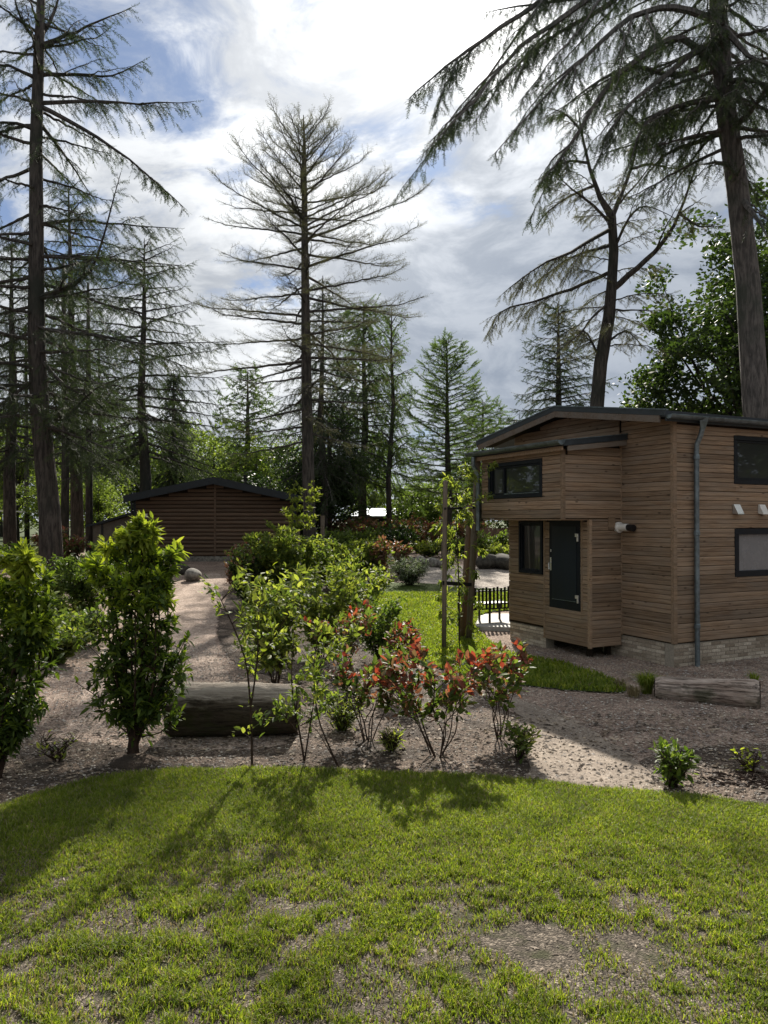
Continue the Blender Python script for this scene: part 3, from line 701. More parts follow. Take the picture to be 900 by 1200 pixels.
# ------------------------------------------------------------------ logs and stones
def vn1(a, b): return math.sin(a*3.1+math.sin(b*2.3)*1.7)*math.sin(b*1.9+a)
def log(name, a, b, r0, r1, label, sides=44, rings=48, seed=1, cap=True, mat='logm'):
    rr = random.Random(seed); a, b = Vector(a), Vector(b); d = b-a; L = d.length
    t = empty(name, a, math.atan2(d.y, d.x), label, 'log', None)
    V = []; F = []
    ph = [rr.uniform(0, 6.28) for _ in range(6)]; gr = [(rr.uniform(0, 6.28), rr.uniform(.03, .075), rr.uniform(.3, .9), rr.uniform(0, 1)) for _ in range(9)]; bumps = [(rr.uniform(0, 1), rr.uniform(0, 6.28), rr.uniform(.03, .08)) for _ in range(7)]
    for i in range(rings+1):
        s = i/rings; r = (r0+(r1-r0)*s)*(1-.10*(max(0, 1-s*L/.06)+max(0, 1-(1-s)*L/.06)))
        for k in range(sides):
            an = 2*math.pi*k/sides
            q = r*(1-.09*max(0, vn1(an*1.2+seed, s*5)-.45))*(1+.035*math.sin(3*an+ph[0]+s*2)+.03*math.sin(5*an+ph[1]-s*3)+.02*math.sin(s*9+ph[2])+rr.uniform(-.012, .012))
            for ga, gd, gl, g0 in gr:
                dd = (an-ga-.25*math.sin(s*3+ga)+math.pi) % (2*math.pi)-math.pi; q -= r*gd*math.exp(-(dd/.075)**2)*max(0, 1-abs((s-g0)/gl)**2)
            for bs, ba, bd in bumps:
                dd = (an-ba+math.pi) % (2*math.pi)-math.pi; q += r*bd*math.exp(-(dd/.3)**2-((s-bs)*L/.12)**2)
            V.append((s*L, math.cos(an)*q, r0*.93+math.sin(an)*q))
    for i in range(rings):
        for k in range(sides): F.append((i*sides+k, i*sides+(k+1) % sides, (i+1)*sides+(k+1) % sides, (i+1)*sides+k))
    obj_np('trunk', V, F, M[mat], t, smooth=True)
    for e, sgn in ((0, -1), (rings, 1)):
        c = len(V); vs = [V[e*sides+k] for k in range(sides)]; x = vs[0][0]+sgn*.004
        zc = sum(v[2] for v in vs)/sides; vv = [(x+sgn*rr.uniform(0, .01), v[1], v[2]) for v in vs]+[(x+sgn*.012, v[1]*.5, zc+(v[2]-zc)*.5) for v in vs]+[(x, 0, zc)]
        ff = [(k, (k+1) % sides, sides+(k+1) % sides) for k in range(sides)]+[(k, sides+(k+1) % sides, sides+k) for k in range(sides)]+[(sides+k, sides+(k+1) % sides, 2*sides) for k in range(sides)]
        obj_np('end_face', vv, ff, M['logend'], t)
    return t
p0 = at(192, 868); p1 = at(346, 868)
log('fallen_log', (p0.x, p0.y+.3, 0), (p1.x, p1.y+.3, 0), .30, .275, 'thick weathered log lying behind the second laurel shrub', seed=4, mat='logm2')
p0 = at(775, 818); p1 = at(893, 829)
log('fallen_log', (p0.x-.05, p0.y+.1, 0), (p1.x, p1.y+.1, 0), .14, .21, 'bleached split log lying on gravel in front of the house corner', seed=8)
def boulder(p, sx, sy, sz, label, mat='stone', seed=1, group=None):
    rr = random.Random(seed); bm = bmesh.new(); bmesh.ops.create_icosphere(bm, subdivisions=3, radius=1)
    ph = [Vector((rr.uniform(-1, 1), rr.uniform(-1, 1), rr.uniform(-1, 1))).normalized() for _ in range(9)]
    for v in bm.verts:
        c = v.co.copy(); k = 1.
        for n in ph: k -= .28*max(0, c.dot(n)-.62)
        k *= 1+rr.uniform(-.012, .012); v.co = Vector((c.x*sx*k, c.y*sy*k, c.z*sz*k+sz*.72))
    me = bpy.data.meshes.new('boulder'); bm.to_mesh(me); bm.free(); me.materials.append(M[mat]); me.shade_smooth()
    o = bpy.data.objects.new('boulder', me); o.location = p; o.rotation_euler.z = rr.uniform(0, 3); link(o)
    tag(o, label, 'boulder', group); return o
boulder(base(226, 24.5), .38, .3, .24, 'rounded pale boulder beside the path in front of the brown chalet', seed=2)
boulder(base(214, 26), .3, .25, .22, 'smaller stone just behind the pale boulder near the chalet', 'stoned', seed=3)
edge = [(452, 648, .30), (464, 650, .34), (478, 653, .34), (492, 657, .36), (507, 660, .34), (520, 661, .3)]
names = ['leftmost', 'second', 'third', 'fourth', 'fifth', 'rightmost']
for i, (px, py, s) in enumerate(edge):
    boulder(base(px, 29.5-i*.35), s*1.1, s*.7, s*.62, f'{names[i]} grey stone in the low curved edging of the red shrub bed', 'stone', seed=10+i, group='edging stones along the gravel road')
for i, (px, w, lb) in enumerate(((572, .5, 'dark rock by the gravel road seen left of the downpipe end'), (590, .75, 'long dark rock beyond the gravel road under the house overhang'), (624, .6, 'dark rock past the road hidden behind the house wall'))):
    boulder(base(px, 27.5), w, .4, .33, lb, 'stoned', seed=30+i)

# ------------------------------------------------------------------ brown chalet at the back
def chalet():
    c = base(252, 30); t = empty('brown_chalet', c, R(2.5), 'dark brown log-clad chalet with black gable roof at the end of the path', 'chalet')
    hw, ze, zr, dp = 3.1, 2.42, 3.08, 8.
    wl = MB().prism([(-hw+.03, -.2), (hw-.03, -.2), (hw-.03, ze), (0, zr), (-hw+.03, ze)], 1, .05, dp).build('wall', M['core'], t)
    z = .22; h = .155
    while z < zr-.05:
        xm = hw if z+h < ze else hw*(zr-z-h)/(zr-ze)
        if xm > .15:
            for s in (-1, 1):
                pr = [(0, 0), (-.035, .004), (-.06, h*.25), (-.055, h*.6), (-.02, h*.84), (0, h*.86)]
                L = xm-.03; o = bpy.data.objects.new('log_board', MB().prism(pr, 0, 0, L).mesh('log_board', M['chalet'])); o.parent = wl
                o.location = ((-xm if s < 0 else .03), .04, z); COL.objects.link(o)
        z += h
    MB().box(-hw-.02, hw+.02, -.02, .04, -.1, .2).build('plinth', M['stone'], t)
    MB().box(-.04, .04, -.03, .03, .2, zr-.05).build('joint_cover', M['chalet'], t)
    for s in (-1, 1): MB().box(s*hw-.05, s*hw+.05, -.03, .1, .15, ze+.02).build('corner_board', M['chroof'], t)
    ov = .28
    def rp(o0, o1, e=ov):
        zz = ze-(zr-ze)/hw*e
        return [(-hw-e, zz+o0), (0, zr+o0), (hw+e, zz+o0), (hw+e, zz+o1), (0, zr+o1), (-hw-e, zz+o1)]
    rf = MB().prism(rp(.03, .18), 1, -.45, dp+.3).build('roof', M['chroof'], t)
    MB().prism(rp(-.08, .2, ov+.02), 1, -.49, -.452).build('barge_board', M['chroof'], rf)
    MB().tube([(.9, 2, zr-.1), (.9, 2, zr+.42)], .07, 8).build('roof_vent', M['black'], rf)
    MB().tube([(-hw-.1, -.05, ze-.05), (-hw-.1, -.05, 0)], .045, 8).build('downpipe', M['black'], t)
    MB().box(-hw+.3, -hw+.5, -.05, -.008, 1.72, 1.86).build('meter_box', M['white'], t)
    for y in (1.5, 4.5): MB().box(-hw-.02, -hw+.02, y, y+1.2, .9, 2.0).build('window', M['glass'], t)
chalet()
def shed():
    c = base(133, 32); t = empty('garden_shed', c, R(2.5), 'small beige shed with a dark sloping roof at the left of the chalet', 'shed')
    MB().prism([(-.55, -.2), (1.6, -.2), (1.6, 2.0), (-.55, 1.35)], 1, 0, 2.5).build('wall', M['beige'], t)
    MB().prism([(-.65, 1.34), (1.65, 2.03), (1.65, 2.13), (-.65, 1.44)], 1, -.2, 2.6).build('roof', M['chroof'], t)
    MB().box(-.50, -.42, -.04, -.002, -.2, 1.5).build('downpipe', M['black'], t)
    c = base(120, 33); t = empty('garden_shed', c, R(2.5), 'lower brown shed peeking out between the tree trunks and the beige shed', 'shed')
    MB().prism([(-.6, -.2), (.6, -.2), (.6, 1.5), (-.6, 1.25)], 1, 0, 2.).build('wall', M['beige'], t)
    MB().prism([(-.68, 1.22), (.68, 1.5), (.68, 1.6), (-.68, 1.32)], 1, -.15, 2.1).build('roof', M['chroof'], t)
shed()
def far_cabin():
    c = base(447, 48); t = empty('far_cabin', c, R(-20), 'distant brown cabin with a sunlit white roof behind the red shrubs', 'cabin')
    MB().box(-1.8, 1.8, 0, 4, -.1, 1.75).build('wall', M['chalet'], t)
    MB().box(-.4, .4, -.03, -.002, 0, 1.6).build('door', M['frame'], t)
    MB().prism([(-.45, 1.72), (2, 2.2), (4.4, 1.72), (4.4, 1.8), (2, 2.3), (-.45, 1.8)], 0, -2.1, 2.1).build('roof', M['zinc'], t)
    c = base(20, 44); t = empty('far_canopy', c, R(10), 'pale flat canopy on posts at the far left edge', 'canopy')
    MB().prism([(-1.6, 2.05), (1.5, 1.9), (1.5, 1.98), (-1.6, 2.13)], 1, 0, 2.).build('cover', M['white'], t)
    for x in (-1.4, 1.3): MB().box(x-.05, x+.05, .05, .15, -.1, 1.95).build('post', M['stake'], t)
    c = base(66, 40); t = empty('garden_table', c, 0, 'small white table seen between the left tree trunks', 'table')
    MB().box(-.5, .5, 0, .7, 1.0, 1.05).build('table_top', M['white'], t)
    for x in (-.4, .4): MB().box(x-.03, x+.03, .3, .36, -.1, 1.0).build('leg', M['white'], t)
far_cabin()
def fence():
    t = empty('wooden_fence', base(590, 31), 0, 'brown board fence beyond the gravel road seen under the overhang', 'fence')
    for i in range(22):
        x = -1.2+i*.155; MB().box(x, x+.14, 0, .02, 0, 1.25+.02*math.sin(i*5)).build('board', M['stakeb'], t)
    for x in (-1.25, .45, 2.2): MB().box(x-.05, x+.05, -.09, -.004, -.1, 1.45).build('post', M['stakeb'], t, bevel=.005)
fence()

# ------------------------------------------------------------------ vegetation tools
def norm(A): return A/np.maximum(1e-9, np.linalg.norm(A, axis=-1, keepdims=True))
def spray_template(n=9, ln=.2, w=.022, seed=0, spread=1.0, stem=.012):
    r = np.random.default_rng(seed); V = []; F = []
    V += [(0, -stem, 0), (0, stem, 0), (1, 0, 0)]; F.append((0, 1, 2))
    for i in range(n):
        x = .06+.9*(i+.5)/n; an = (0 if i % 2 else math.pi)+r.uniform(-.9, .9)*spread
        l = ln*(1.05-.5*x)*r.uniform(.7, 1.2); fx = x+l*r.uniform(.3, .9); y = math.cos(an)*l; z = math.sin(an)*l*.7
        b = len(V); V += [(x-w, 0, 0), (x+w, 0, 0), (fx, y, z)]; F.append((b, b+1, b+2))
    return np.array(V, float), np.array(F)
def bake(tpls, P, Dr, sc, up=None, rr=rg):
    """copies of small templates, turned along Dr: returns verts and triangles"""
    P = np.asarray(P, float); Dr = norm(np.asarray(Dr, float)); sc = np.asarray(sc, float); n = len(P)
    U = norm(rr.normal(0, 1, (n, 3))) if up is None else np.asarray(up, float)
    Yv = norm(np.cross(U, Dr)); Z = np.cross(Dr, Yv); VV = []; FF = []; off = 0
    pick = rr.integers(0, len(tpls), n)
    for k, (tv, tf) in enumerate(tpls):
        i = np.nonzero(pick == k)[0]; m = len(i)
        if not m: continue
        v = (tv[None, :, 0:1]*Dr[i][:, None]+tv[None, :, 1:2]*Yv[i][:, None]+tv[None, :, 2:3]*Z[i][:, None])*sc[i][:, None, None]+P[i][:, None]
        VV.append(v.reshape(-1, 3)); FF.append((tf[None]+(np.arange(m)*len(tv))[:, None, None]).reshape(-1, 3)+off); off += m*len(tv)
    return np.concatenate(VV), np.concatenate(FF)
T_LARCH = [spray_template(13, .24, .038, s) for s in range(3)]
T_BARE = [spray_template(9, .36, .020, s+10, 1.3, .016) for s in range(3)]
T_SPRUCE = [spray_template(14, .22, .055, s+20) for s in range(3)]
T_FAR = [spray_template(8, .32, .10, s+30, 1., .04) for s in range(3)]
UP = Vector((0, 0, 1))
class Conifer:
    def __init__(s, seed): s.r = random.Random(seed); s.w = MB(); s.P = []; s.D = []; s.S = []
    def limb(s, pts, r0, twl=.9, step=.22, droop=.35, sl=.26, sstep=.13, up=0., sides=5, start=.12, rend=.008, tw_r=.007, along=True, fill=1., sub=0):
        """a curved limb with hanging side twigs, each carrying sprays"""
        pts = [Vector(p) for p in pts]; r = s.r
        # refine
        Q = []
        for i in range(len(pts)-1):
            a = pts[max(0, i-1)]; b = pts[i]; c = pts[i+1]; d = pts[min(len(pts)-1, i+2)]
            for k in range(3):
                t = k/3; Q.append(.5*((2*b)+(c-a)*t+(2*a-5*b+4*c-d)*t*t+(3*b-a-3*c+d)*t**3))
        Q.append(pts[-1]); pts = Q
        for i in range(1, len(pts)-1): pts[i] = pts[i]+Vector((r.uniform(-1, 1), r.uniform(-1, 1), r.uniform(-1, 1)))*.02
        n = len(pts); s.w.tube(pts, [rend+(r0-rend)*(1-i/(n-1))**1.1 for i in range(n)], sides, False)
        seg = [(pts[i+1]-pts[i]).length for i in range(n-1)]; L = sum(seg)
        for q in range(sub):
            i = int(r.uniform(.22, .82)*(n-1)); f = i/(n-1); t = (pts[min(n-1, i+1)]-pts[i]).normalized(); side = t.cross(UP)
            side = side.normalized() if side.length > .05 else Vector((1, 0, 0))
            dv = (t+side*r.choice((-1, 1))*r.uniform(.4, 1.0)+UP*r.uniform(-.35, .3)).normalized(); ll = max(.5, L*(1-f)*r.uniform(.4, .8)); sp = [pts[i]]
            for j in range(4):
                dv = (dv+t*.12+UP*(-droop*.12)+Vector((r.uniform(-1, 1), r.uniform(-1, 1), r.uniform(-1, 1)))*.1).normalized(); sp.append(sp[-1]+dv*ll/4)
            s.limb(sp, max(.012, r0*.38*(1-f*.5)), twl*.75, step*1.15, droop, sl, sstep, up, 4, .05, .006, tw_r, along, fill)
        d = start*L; sg = 1
        while d < L:
            q = d; i = 0
            while i < n-2 and q > seg[i]: q -= seg[i]; i += 1
            p = pts[i].lerp(pts[i+1], min(1, q/max(1e-6, seg[i]))); t = (pts[i+1]-pts[i]).normalized()
            f = d/L; side = t.cross(UP)
            side = side.normalized() if side.length > .05 else Vector((1, 0, 0))
            sg = -sg
            if r.random() < fill:
                ln = twl*(.25+.75*math.sin(math.pi*min(1, (f*.85+.12)))**.8)*r.uniform(.3, 1.2)*(1.0 if f < .8 else .75)
                dr = (t*r.uniform(.4, 1.0)+side*sg*r.uniform(.35, 1.)+UP*(up-droop*r.uniform(.3, 1.3))).normalized()
                m = max(2, int(ln/.3)+1); tp = [p]; dd = dr
                for j in range(m):
                    dd = (dd+UP*(-droop*.28+up*.3)+Vector((r.uniform(-1, 1), r.uniform(-1, 1), r.uniform(-1, 1)))*.12).normalized(); tp.append(tp[-1]+dd*(ln/m))
                s.w.tube(tp, [tw_r*(1-.8*j/m) for j in range(m+1)], 3, False)
                k = max(2, int(ln/sstep))
                for j in range(k):
                    u = (j+r.uniform(.2, 1.))/k*m; a = min(m-1, int(u)); pp = tp[a].lerp(tp[a+1], min(1, u-a)); td = (tp[a+1]-tp[a]).normalized()
                    sd = td.cross(UP); sd = sd.normalized() if sd.length > .05 else side
                    v = td*.8+sd*r.uniform(-1, 1)*.9+UP*(up*.8-droop*r.uniform(.2, 1.3))
                    s.P.append(pp[:]); s.D.append(v[:]); s.S.append(sl*r.uniform(.6, 1.25))
            if along and r.random() < fill: s.P.append(p[:]); s.D.append((t+side*sg*.5-UP*droop)[:]); s.S.append(sl*r.uniform(.6, 1.1))
            d += step*r.uniform(.6, 1.4)
        s.P.append(pts[-1][:]); s.D.append((pts[-1]-pts[-2])[:]); s.S.append(sl)
    def auto(s, axis, z0, z1, n, Lmax, shape, e_lo, e_hi, bend, r0=.05, **kw):
        """limbs spiralling up the trunk axis(z) -> point; e: elevation at base bottom/top, bend: change along the limb"""
        r = s.r; an = r.uniform(0, 6.28)
        for i in range(n):
            f = (i+r.uniform(-.3, .3))/n; f = min(.985, max(0, f)); z = z0+(z1-z0)*f; an += 2.4+r.uniform(-.4, .4)
            L = max(.3, Lmax*shape(f)*r.uniform(.72, 1.12)); e = e_lo+(e_hi-e_lo)*f+r.uniform(-8, 8)
            p = Vector(axis(z)); m = 6; pts = [p]
            for j in range(m):
                ee = R(e+bend*(j/m)+(15 if j == m-1 else 0)); aa = an+r.uniform(-.12, .12)
                pts.append(pts[-1]+Vector((math.cos(aa)*math.cos(ee), math.sin(aa)*math.cos(ee), math.sin(ee)))*(L/m))
            k2 = dict(kw); k2['twl'] = kw.get('twl', .9)*min(1, .35+L/Lmax*.7)
            s.limb(pts, r0*(.35+.65*L/Lmax), **k2)
    def finish(s, name, loc, trunk, tr, label, cat='tree', bark='barkd', leaf='needle', tpl=T_LARCH, group=None, sides=12):
        t = empty(name, loc, 0, label, cat, group)
        L = Vector(loc); lw = MB(); lw.tube(trunk, tr, sides, True, .05, s.r)
        tr_ = lw.build('trunk', M[bark], None, smooth=True); s.w.build('branches', M[bark], None); V, F = bake(tpl, s.P, s.D, s.S)
        cr = obj_np('crown', V, F, M[leaf], None, None)
        kids = [tr_, cr, bpy.context.scene.collection.objects[-2] if False else None]
        return t
def finish_tree(s, name, loc, trunk, tr, label, cat='tree', bark='barkd', leaf='needle', tpl=T_LARCH, group=None, sides=12):
    t = empty(name, loc, 0, label, cat, group); L = Vector(loc)
    lw = MB(); lw.tube(trunk, tr, sides, True, .05, s.r)
    a = lw.build('trunk', M[bark], t, smooth=True); b = s.w.build('branches', M[bark], t)
    V, F = bake(tpl, s.P, s.D, s.S); c = obj_np('crown', V, F, M[leaf], t)
    for o in (a, b, c): o.data.transform(Matrix.Translation(-L))
    return t
def line_axis(pts):
    pts = [Vector(p) for p in pts]
    def f(z):
        for a, b in zip(pts, pts[1:]):
            if z <= b.z: return a.lerp(b, max(0, (z-a.z)/(b.z-a.z)))
        return pts[-1]
    return f
TREES = True
exec_veg = []

# ---- T2: the tall bare larch in the centre
def tree_centre():
    Y = 25.; b = base(364, Y)
    tk = [b-UP*.2, az(362, 600, Y), az(359, 450, Y), az(357, 300, Y), az(356, 200, Y), az(356, 160, Y), az(355, 132, Y)]
    c = Conifer(21); ax = line_axis(tk)
    c.auto(ax, 5.0, 8.0, 14, 3.3, lambda f: .9, -12, -8, 8, r0=.05, twl=.9, step=.17, droop=.35, sl=.3, up=.05, sstep=.12, fill=.8)
    c.auto(ax, 7.6, 12.6, 34, 4.1, lambda f: 1-.15*f, -8, 12, 0, r0=.05, sub=1, twl=.9, step=.15, droop=.1, sl=.32, up=.2, sstep=.10, fill=.9)
    c.auto(ax, 11.6, 15.3, 44, 3.6, lambda f: (1-f)**.75+.1, 10, 46, 4, r0=.04, twl=.85, step=.10, droop=.05, sl=.30, up=.25, sstep=.10)
    tr = [.22, .195, .17, .12, .08, .045, .012]
    finish_tree(c, 'larch_tree', b, tk, tr, 'tall thinly leaved larch standing alone in the centre of the sky', leaf='needlet', tpl=T_BARE)
# ---- T1: big larch at the left
def tree_left():
    Y = 22.; b = base(62, Y)
    tk = [b-UP*.2, az(58, 600, Y), az(46, 480, Y), az(42, 400, Y), az(41, 267, Y), az(40, 167, Y), az(43, 60, Y), az(44, 20, Y), az(47, -60, Y), az(50, -160, Y)]
    c = Conifer(5); ax = line_axis(tk)
    K = dict(twl=.85, step=.14, droop=.55, sl=.29, sstep=.10, r0=.07, sub=3)
    def L(px, dy, **kw):
        k = dict(K); k.update(kw); n = len(px)
        c.limb([az(x, y, Y+dy*i/(n-1)) for i, (x, y) in enumerate(px)], **k)
    L([(43, 50), (75, 38), (110, 22), (152, 4)], -1.5); L([(43, 85), (85, 84), (130, 85), (165, 68)], 1); L([(42, 118), (100, 116), (160, 118), (226, 116)], -1, twl=.8)
    L([(44, 122), (95, 148), (150, 185), (216, 243)], -1.2, twl=.6, r0=.08); L([(43, 140), (75, 180), (106, 228)], 1.5, twl=.5, step=.3)
    L([(42, 262), (90, 256), (140, 262), (205, 266)], -1.5); L([(42, 350), (85, 332), (112, 300), (140, 200)], -2.5, twl=.8, r0=.1); L([(42, 300), (100, 300), (160, 306), (215, 310)], 1.5)
    L([(43, 46), (22, 20), (10, -30)], -1); L([(43, 46), (62, 5), (78, -60)], 1); L([(41, 90), (10, 75), (-40, 70)], -1); L([(41, 150), (0, 140), (-60, 160)], -1)
    L([(45, 385), (110, 392), (170, 402), (262, 400)], -2, droop=.5); L([(46, 420), (75, 450), (120, 470), (150, 478)], -1.5, droop=.3); L([(46, 440), (5, 470), (-30, 490)], -1)
    L([(47, 495), (80, 485), (110, 455), (150, 440)], -2.5, r0=.06, twl=1.1, droop=.4)
    L([(47, 495), (90, 520), (140, 545)], -2, r0=.05, twl=1.1, droop=.3)
    c.auto(ax, 5.2, 10.5, 34, 4.2, lambda f: .95, -14, -4, 2, r0=.06, twl=1.1, step=.17, droop=.5, sl=.3, sstep=.12)
    c.auto(ax, 10.5, 17., 26, 3.5, lambda f: .95-.25*f, -12, 4, -6, r0=.06, twl=.9, step=.15, droop=.55, sl=.27, sstep=.12)
    c.auto(ax, 16., 20.5, 14, 2.6, lambda f: 1-.8*f, 0, 40, 10, r0=.05, twl=.8, step=.18, droop=.4, sl=.27, sstep=.14)
    tr = [.36, .30, .265, .24, .205, .18, .145, .125, .08, .02]
    finish_tree(c, 'larch_tree', b, tk, tr, 'big dark larch with drooping boughs at the left edge, its thick trunk behind the laurels', bark='barkd', leaf='needle')
# ---- T3: huge conifer at the right with sweeping boughs
def tree_right():
    Y = 22.; b = base(905, Y)
    tk = [b-UP*.2, az(900, 600, Y), az(887, 480, Y), az(878, 330, Y), az(866, 220, Y), az(852, 120, Y), az(845, 20, Y), az(843, -80, Y), az(842, -220, Y), az(842, -330, Y)]
    c = Conifer(31); ax = line_axis(tk)
    K = dict(twl=.95, step=.13, droop=.75, sl=.30, sstep=.09, r0=.12, sub=5)
    def L(px, dy, **kw):
        k = dict(K); k.update(kw); n = len(px)
        c.limb([az(x, y, Y+dy*i/(n-1)) for i, (x, y) in enumerate(px)], **k)
    L([(848, 90), (802, 40), (753, 62), (714, 98), (680, 150), (650, 192), (632, 215)], -4.0)
    L([(846, 20), (790, 5), (743, 16), (690, 60), (640, 110), (580, 178)], -5.0)
    L([(845, -60), (780, -50), (714, 0), (655, 35), (600, 80), (556, 142)], -3.0, twl=.8)
    L([(845, -120), (740, -80), (640, -8), (568, 42), (523, 73), (480, 112)], -5.0, twl=.85)
    L([(845, -100), (740, -40), (670, 10), (612, 50), (558, 112), (496, 178)], -6.0, twl=.85)
    L([(845, -10), (770, -14), (700, -10), (630, 0), (570, 10)], -2.0, twl=.8)
    L([(846, 40), (810, 62), (770, 95), (730, 130), (700, 190)], -3.0); L([(848, 100), (800, 140), (760, 160), (700, 182)], 2.5, twl=.8)
    L([(850, 110), (810, 118), (760, 140), (735, 200)], -2.); L([(853, 150), (830, 160), (780, 180), (750, 215)], 2, twl=.8, step=.2)
    L([(845, 20), (880, 60), (930, 80)], -3); L([(850, 95), (880, 90), (940, 110)], -2); L([(856, 150), (880, 130), (900, 100), (930, 60)], -3, step=.2)
    L([(870, 230), (885, 250), (905, 280)], -2, twl=.4, step=.5); L([(868, 215), (850, 190), (820, 190)], -1, twl=.6, step=.3)
    L([(846, 60), (800, 85), (740, 75), (690, 100), (655, 130)], 1.5, twl=.9)
    c.auto(ax, 13.2, 18.0, 34, 4.0, lambda f: .9, -18, -5, -12, r0=.07, sub=2, twl=.9, step=.15, droop=.75, sl=.28, sstep=.1)
    c.auto(ax, 18.0, 24, 22, 4.2, lambda f: 1-.6*f, -8, 30, -6, r0=.07, twl=1.0, step=.22, droop=.6, sl=.3, sstep=.15)
    tr = [.43, .39, .355, .32, .30, .28, .25, .21, .12, .03]
    finish_tree(c, 'cedar_tree', b, tk, tr, 'huge conifer behind the house sweeping long drooping boughs across the top right', bark='barkg', leaf='needle')
# ---- T4: crooked thin larch right of centre
def tree_crooked():
    Y = 27.; q = lambda cx, cy: (460+cx*.489, cy*.489)
    b = base(696, Y); c = Conifer(44)
    P = [(490, 975), (500, 870), (520, 760), (527, 680), (532, 600), (528, 515), (500, 470), (475, 400), (455, 310), (445, 240)]
    tk = [b-UP*.2]+[az(*q(*p), Y) for p in P]
    K = dict(twl=.9, step=.13, droop=.45, sl=.28, sstep=.10, r0=.06, sub=4)
    def L(px, dy, **kw):
        k = dict(K); k.update(kw); n = len(px)
        c.limb([az(*q(x, y), Y+dy*i/(n-1)) for i, (x, y) in enumerate(px)], **k)
    L([(528, 520), (548, 470), (575, 400), (600, 300), (622, 215)], 1, r0=.11, twl=.7, step=.25); L([(532, 690), (590, 640), (650, 580), (690, 510), (730, 400), (745, 330)], -2, r0=.13, twl=.7, step=.25)
    L([(527, 545), (430, 600), (345, 640), (262, 705)], -2, r0=.08, twl=1.1, droop=.6); L([(522, 650), (430, 690), (340, 720), (262, 745), (228, 800)], 1.5, r0=.08, twl=1.1, droop=.6)
    L([(528, 585), (440, 610), (375, 650), (330, 690)], 2, twl=.9); L([(526, 530), (460, 470), (420, 440), (390, 400)], -1, twl=.7)
    L([(515, 740), (540, 742), (590, 742), (632, 742)], 0, r0=.06, twl=.3, step=.6); L([(500, 870), (470, 800), (430, 790)], 1, twl=.7); L([(530, 600), (570, 520), (610, 490), (680, 520)], -1.5, twl=.7, step=.25)
    L([(470, 385), (430, 380), (380, 400), (350, 450)], -1.5, twl=.8, step=.18); L([(490, 440), (440, 460), (380, 500), (340, 545)], 1.5, twl=.7, step=.2)
    L([(575, 400), (620, 390), (680, 400), (720, 380)], 1.5, twl=.6, step=.25); L([(600, 300), (560, 260), (520, 270)], 1, twl=.6); L([(455, 310), (420, 270), (370, 250)], -1, twl=.7); L([(605, 290), (650, 260), (700, 270)], 1, twl=.7)
    L([(524, 720), (480, 760), (450, 800), (400, 830)], -1, twl=.8, step=.2); L([(505, 830), (560, 790), (600, 830)], 1.5, twl=.6, step=.25); L([(690, 505), (740, 540), (790, 530)], 1, twl=.6, step=.3)
    c.auto(line_axis(tk), 8.5, 14.5, 18, 2.6, lambda f: 1-.4*f, 0, 35, -30, r0=.03, twl=.8, step=.14, droop=.4, sl=.28, sstep=.11, sub=1)
    tr = [.27, .25, .235, .21, .19, .17, .15, .09, .06, .04, .01]
    finish_tree(c, 'larch_tree', b, tk, tr, 'crooked forked larch with nearly bare limbs rising behind the house roof', leaf='needlet', tpl=T_LARCH)
def simple_conifer(name, px, top, Y, r, Lmax, seed, label, n=60, z0=2., leaf='needleb', tpl=T_LARCH, droop=.4, e=(-10, 30), bend=0, shape=None, twl=.8, step=.2, sl=.3, sstep=.15, lean=0, bark='barkd', group=None, ppow=.8, base_px=None, up=0.):
    if leaf == 'needleb' and tpl is T_LARCH: n = int(n*1.35); tpl = T_SPRUCE; sl *= 1.1; step *= .85
    b = base(base_px or px, Y); tp = az(px+lean, top, Y); c = Conifer(seed)
    tk = [b-UP*.2, b.lerp(tp, .25)+Vector((c.r.uniform(-.1, .1), 0, 0)), b.lerp(tp, .5)+Vector((c.r.uniform(-.12, .12), 0, 0)), b.lerp(tp, .75), tp]
    c.auto(line_axis(tk), b.z+z0, tp.z-.15, int(n*1.05), Lmax, shape or (lambda f: (1-f)**ppow+.06), e[0], e[1], bend, r0=max(.03, r*.22), twl=twl, step=step, droop=droop, sl=sl, sstep=sstep, tw_r=.009, up=up)
    return finish_tree(c, name, b, tk, [r, r*.85, r*.62, r*.36, .015], label, bark=bark, leaf=leaf, tpl=tpl, group=group)
tree_centre(); tree_left(); tree_right(); tree_crooked()
simple_conifer('spruce_tree', 655, 352, 40, .3, 3.6, 51, 'dark pointed spruce rising just behind the house roof', 95, 4, 'needle', T_SPRUCE, .35, (-12, 28), -6, twl=1.0, step=.18, sl=.42, sstep=.2, ppow=.75)
simple_conifer('larch_tree', 168, 278, 31, .26, 3.9, 52, 'open dark larch between the left larch and the chalet roof', 74, 4.2, 'needle', T_LARCH, .5, (-14, 20), -4, twl=1.1, step=.17, sl=.32, sstep=.13, ppow=.45)
simple_conifer('spruce_tree', 203, 432, 36, .22, 1.35, 53, 'narrow blackish spruce standing behind the chalet roof', 110, 1.2, 'needle', T_SPRUCE, .55, (-20, 10), -10, twl=.5, step=.12, sl=.4, sstep=.13, ppow=.6)
simple_conifer('spruce_tree', 378, 322, 33, .2, 2.9, 54, 'dark drooping spruce just right of the central bare larch', 80, 3.6, 'needle', T_LARCH, .6, (-22, 18), -8, twl=.9, step=.16, sl=.36, sstep=.13, ppow=.6)
simple_conifer('larch_tree', 426, 352, 40, .26, 3.2, 55, 'green larch behind the dark yew, left of the thin birch', 75, 3.5, 'needleb', T_LARCH, .6, (-10, 26), -8, twl=1.1, step=.22, sl=.42, sstep=.17, ppow=.45)
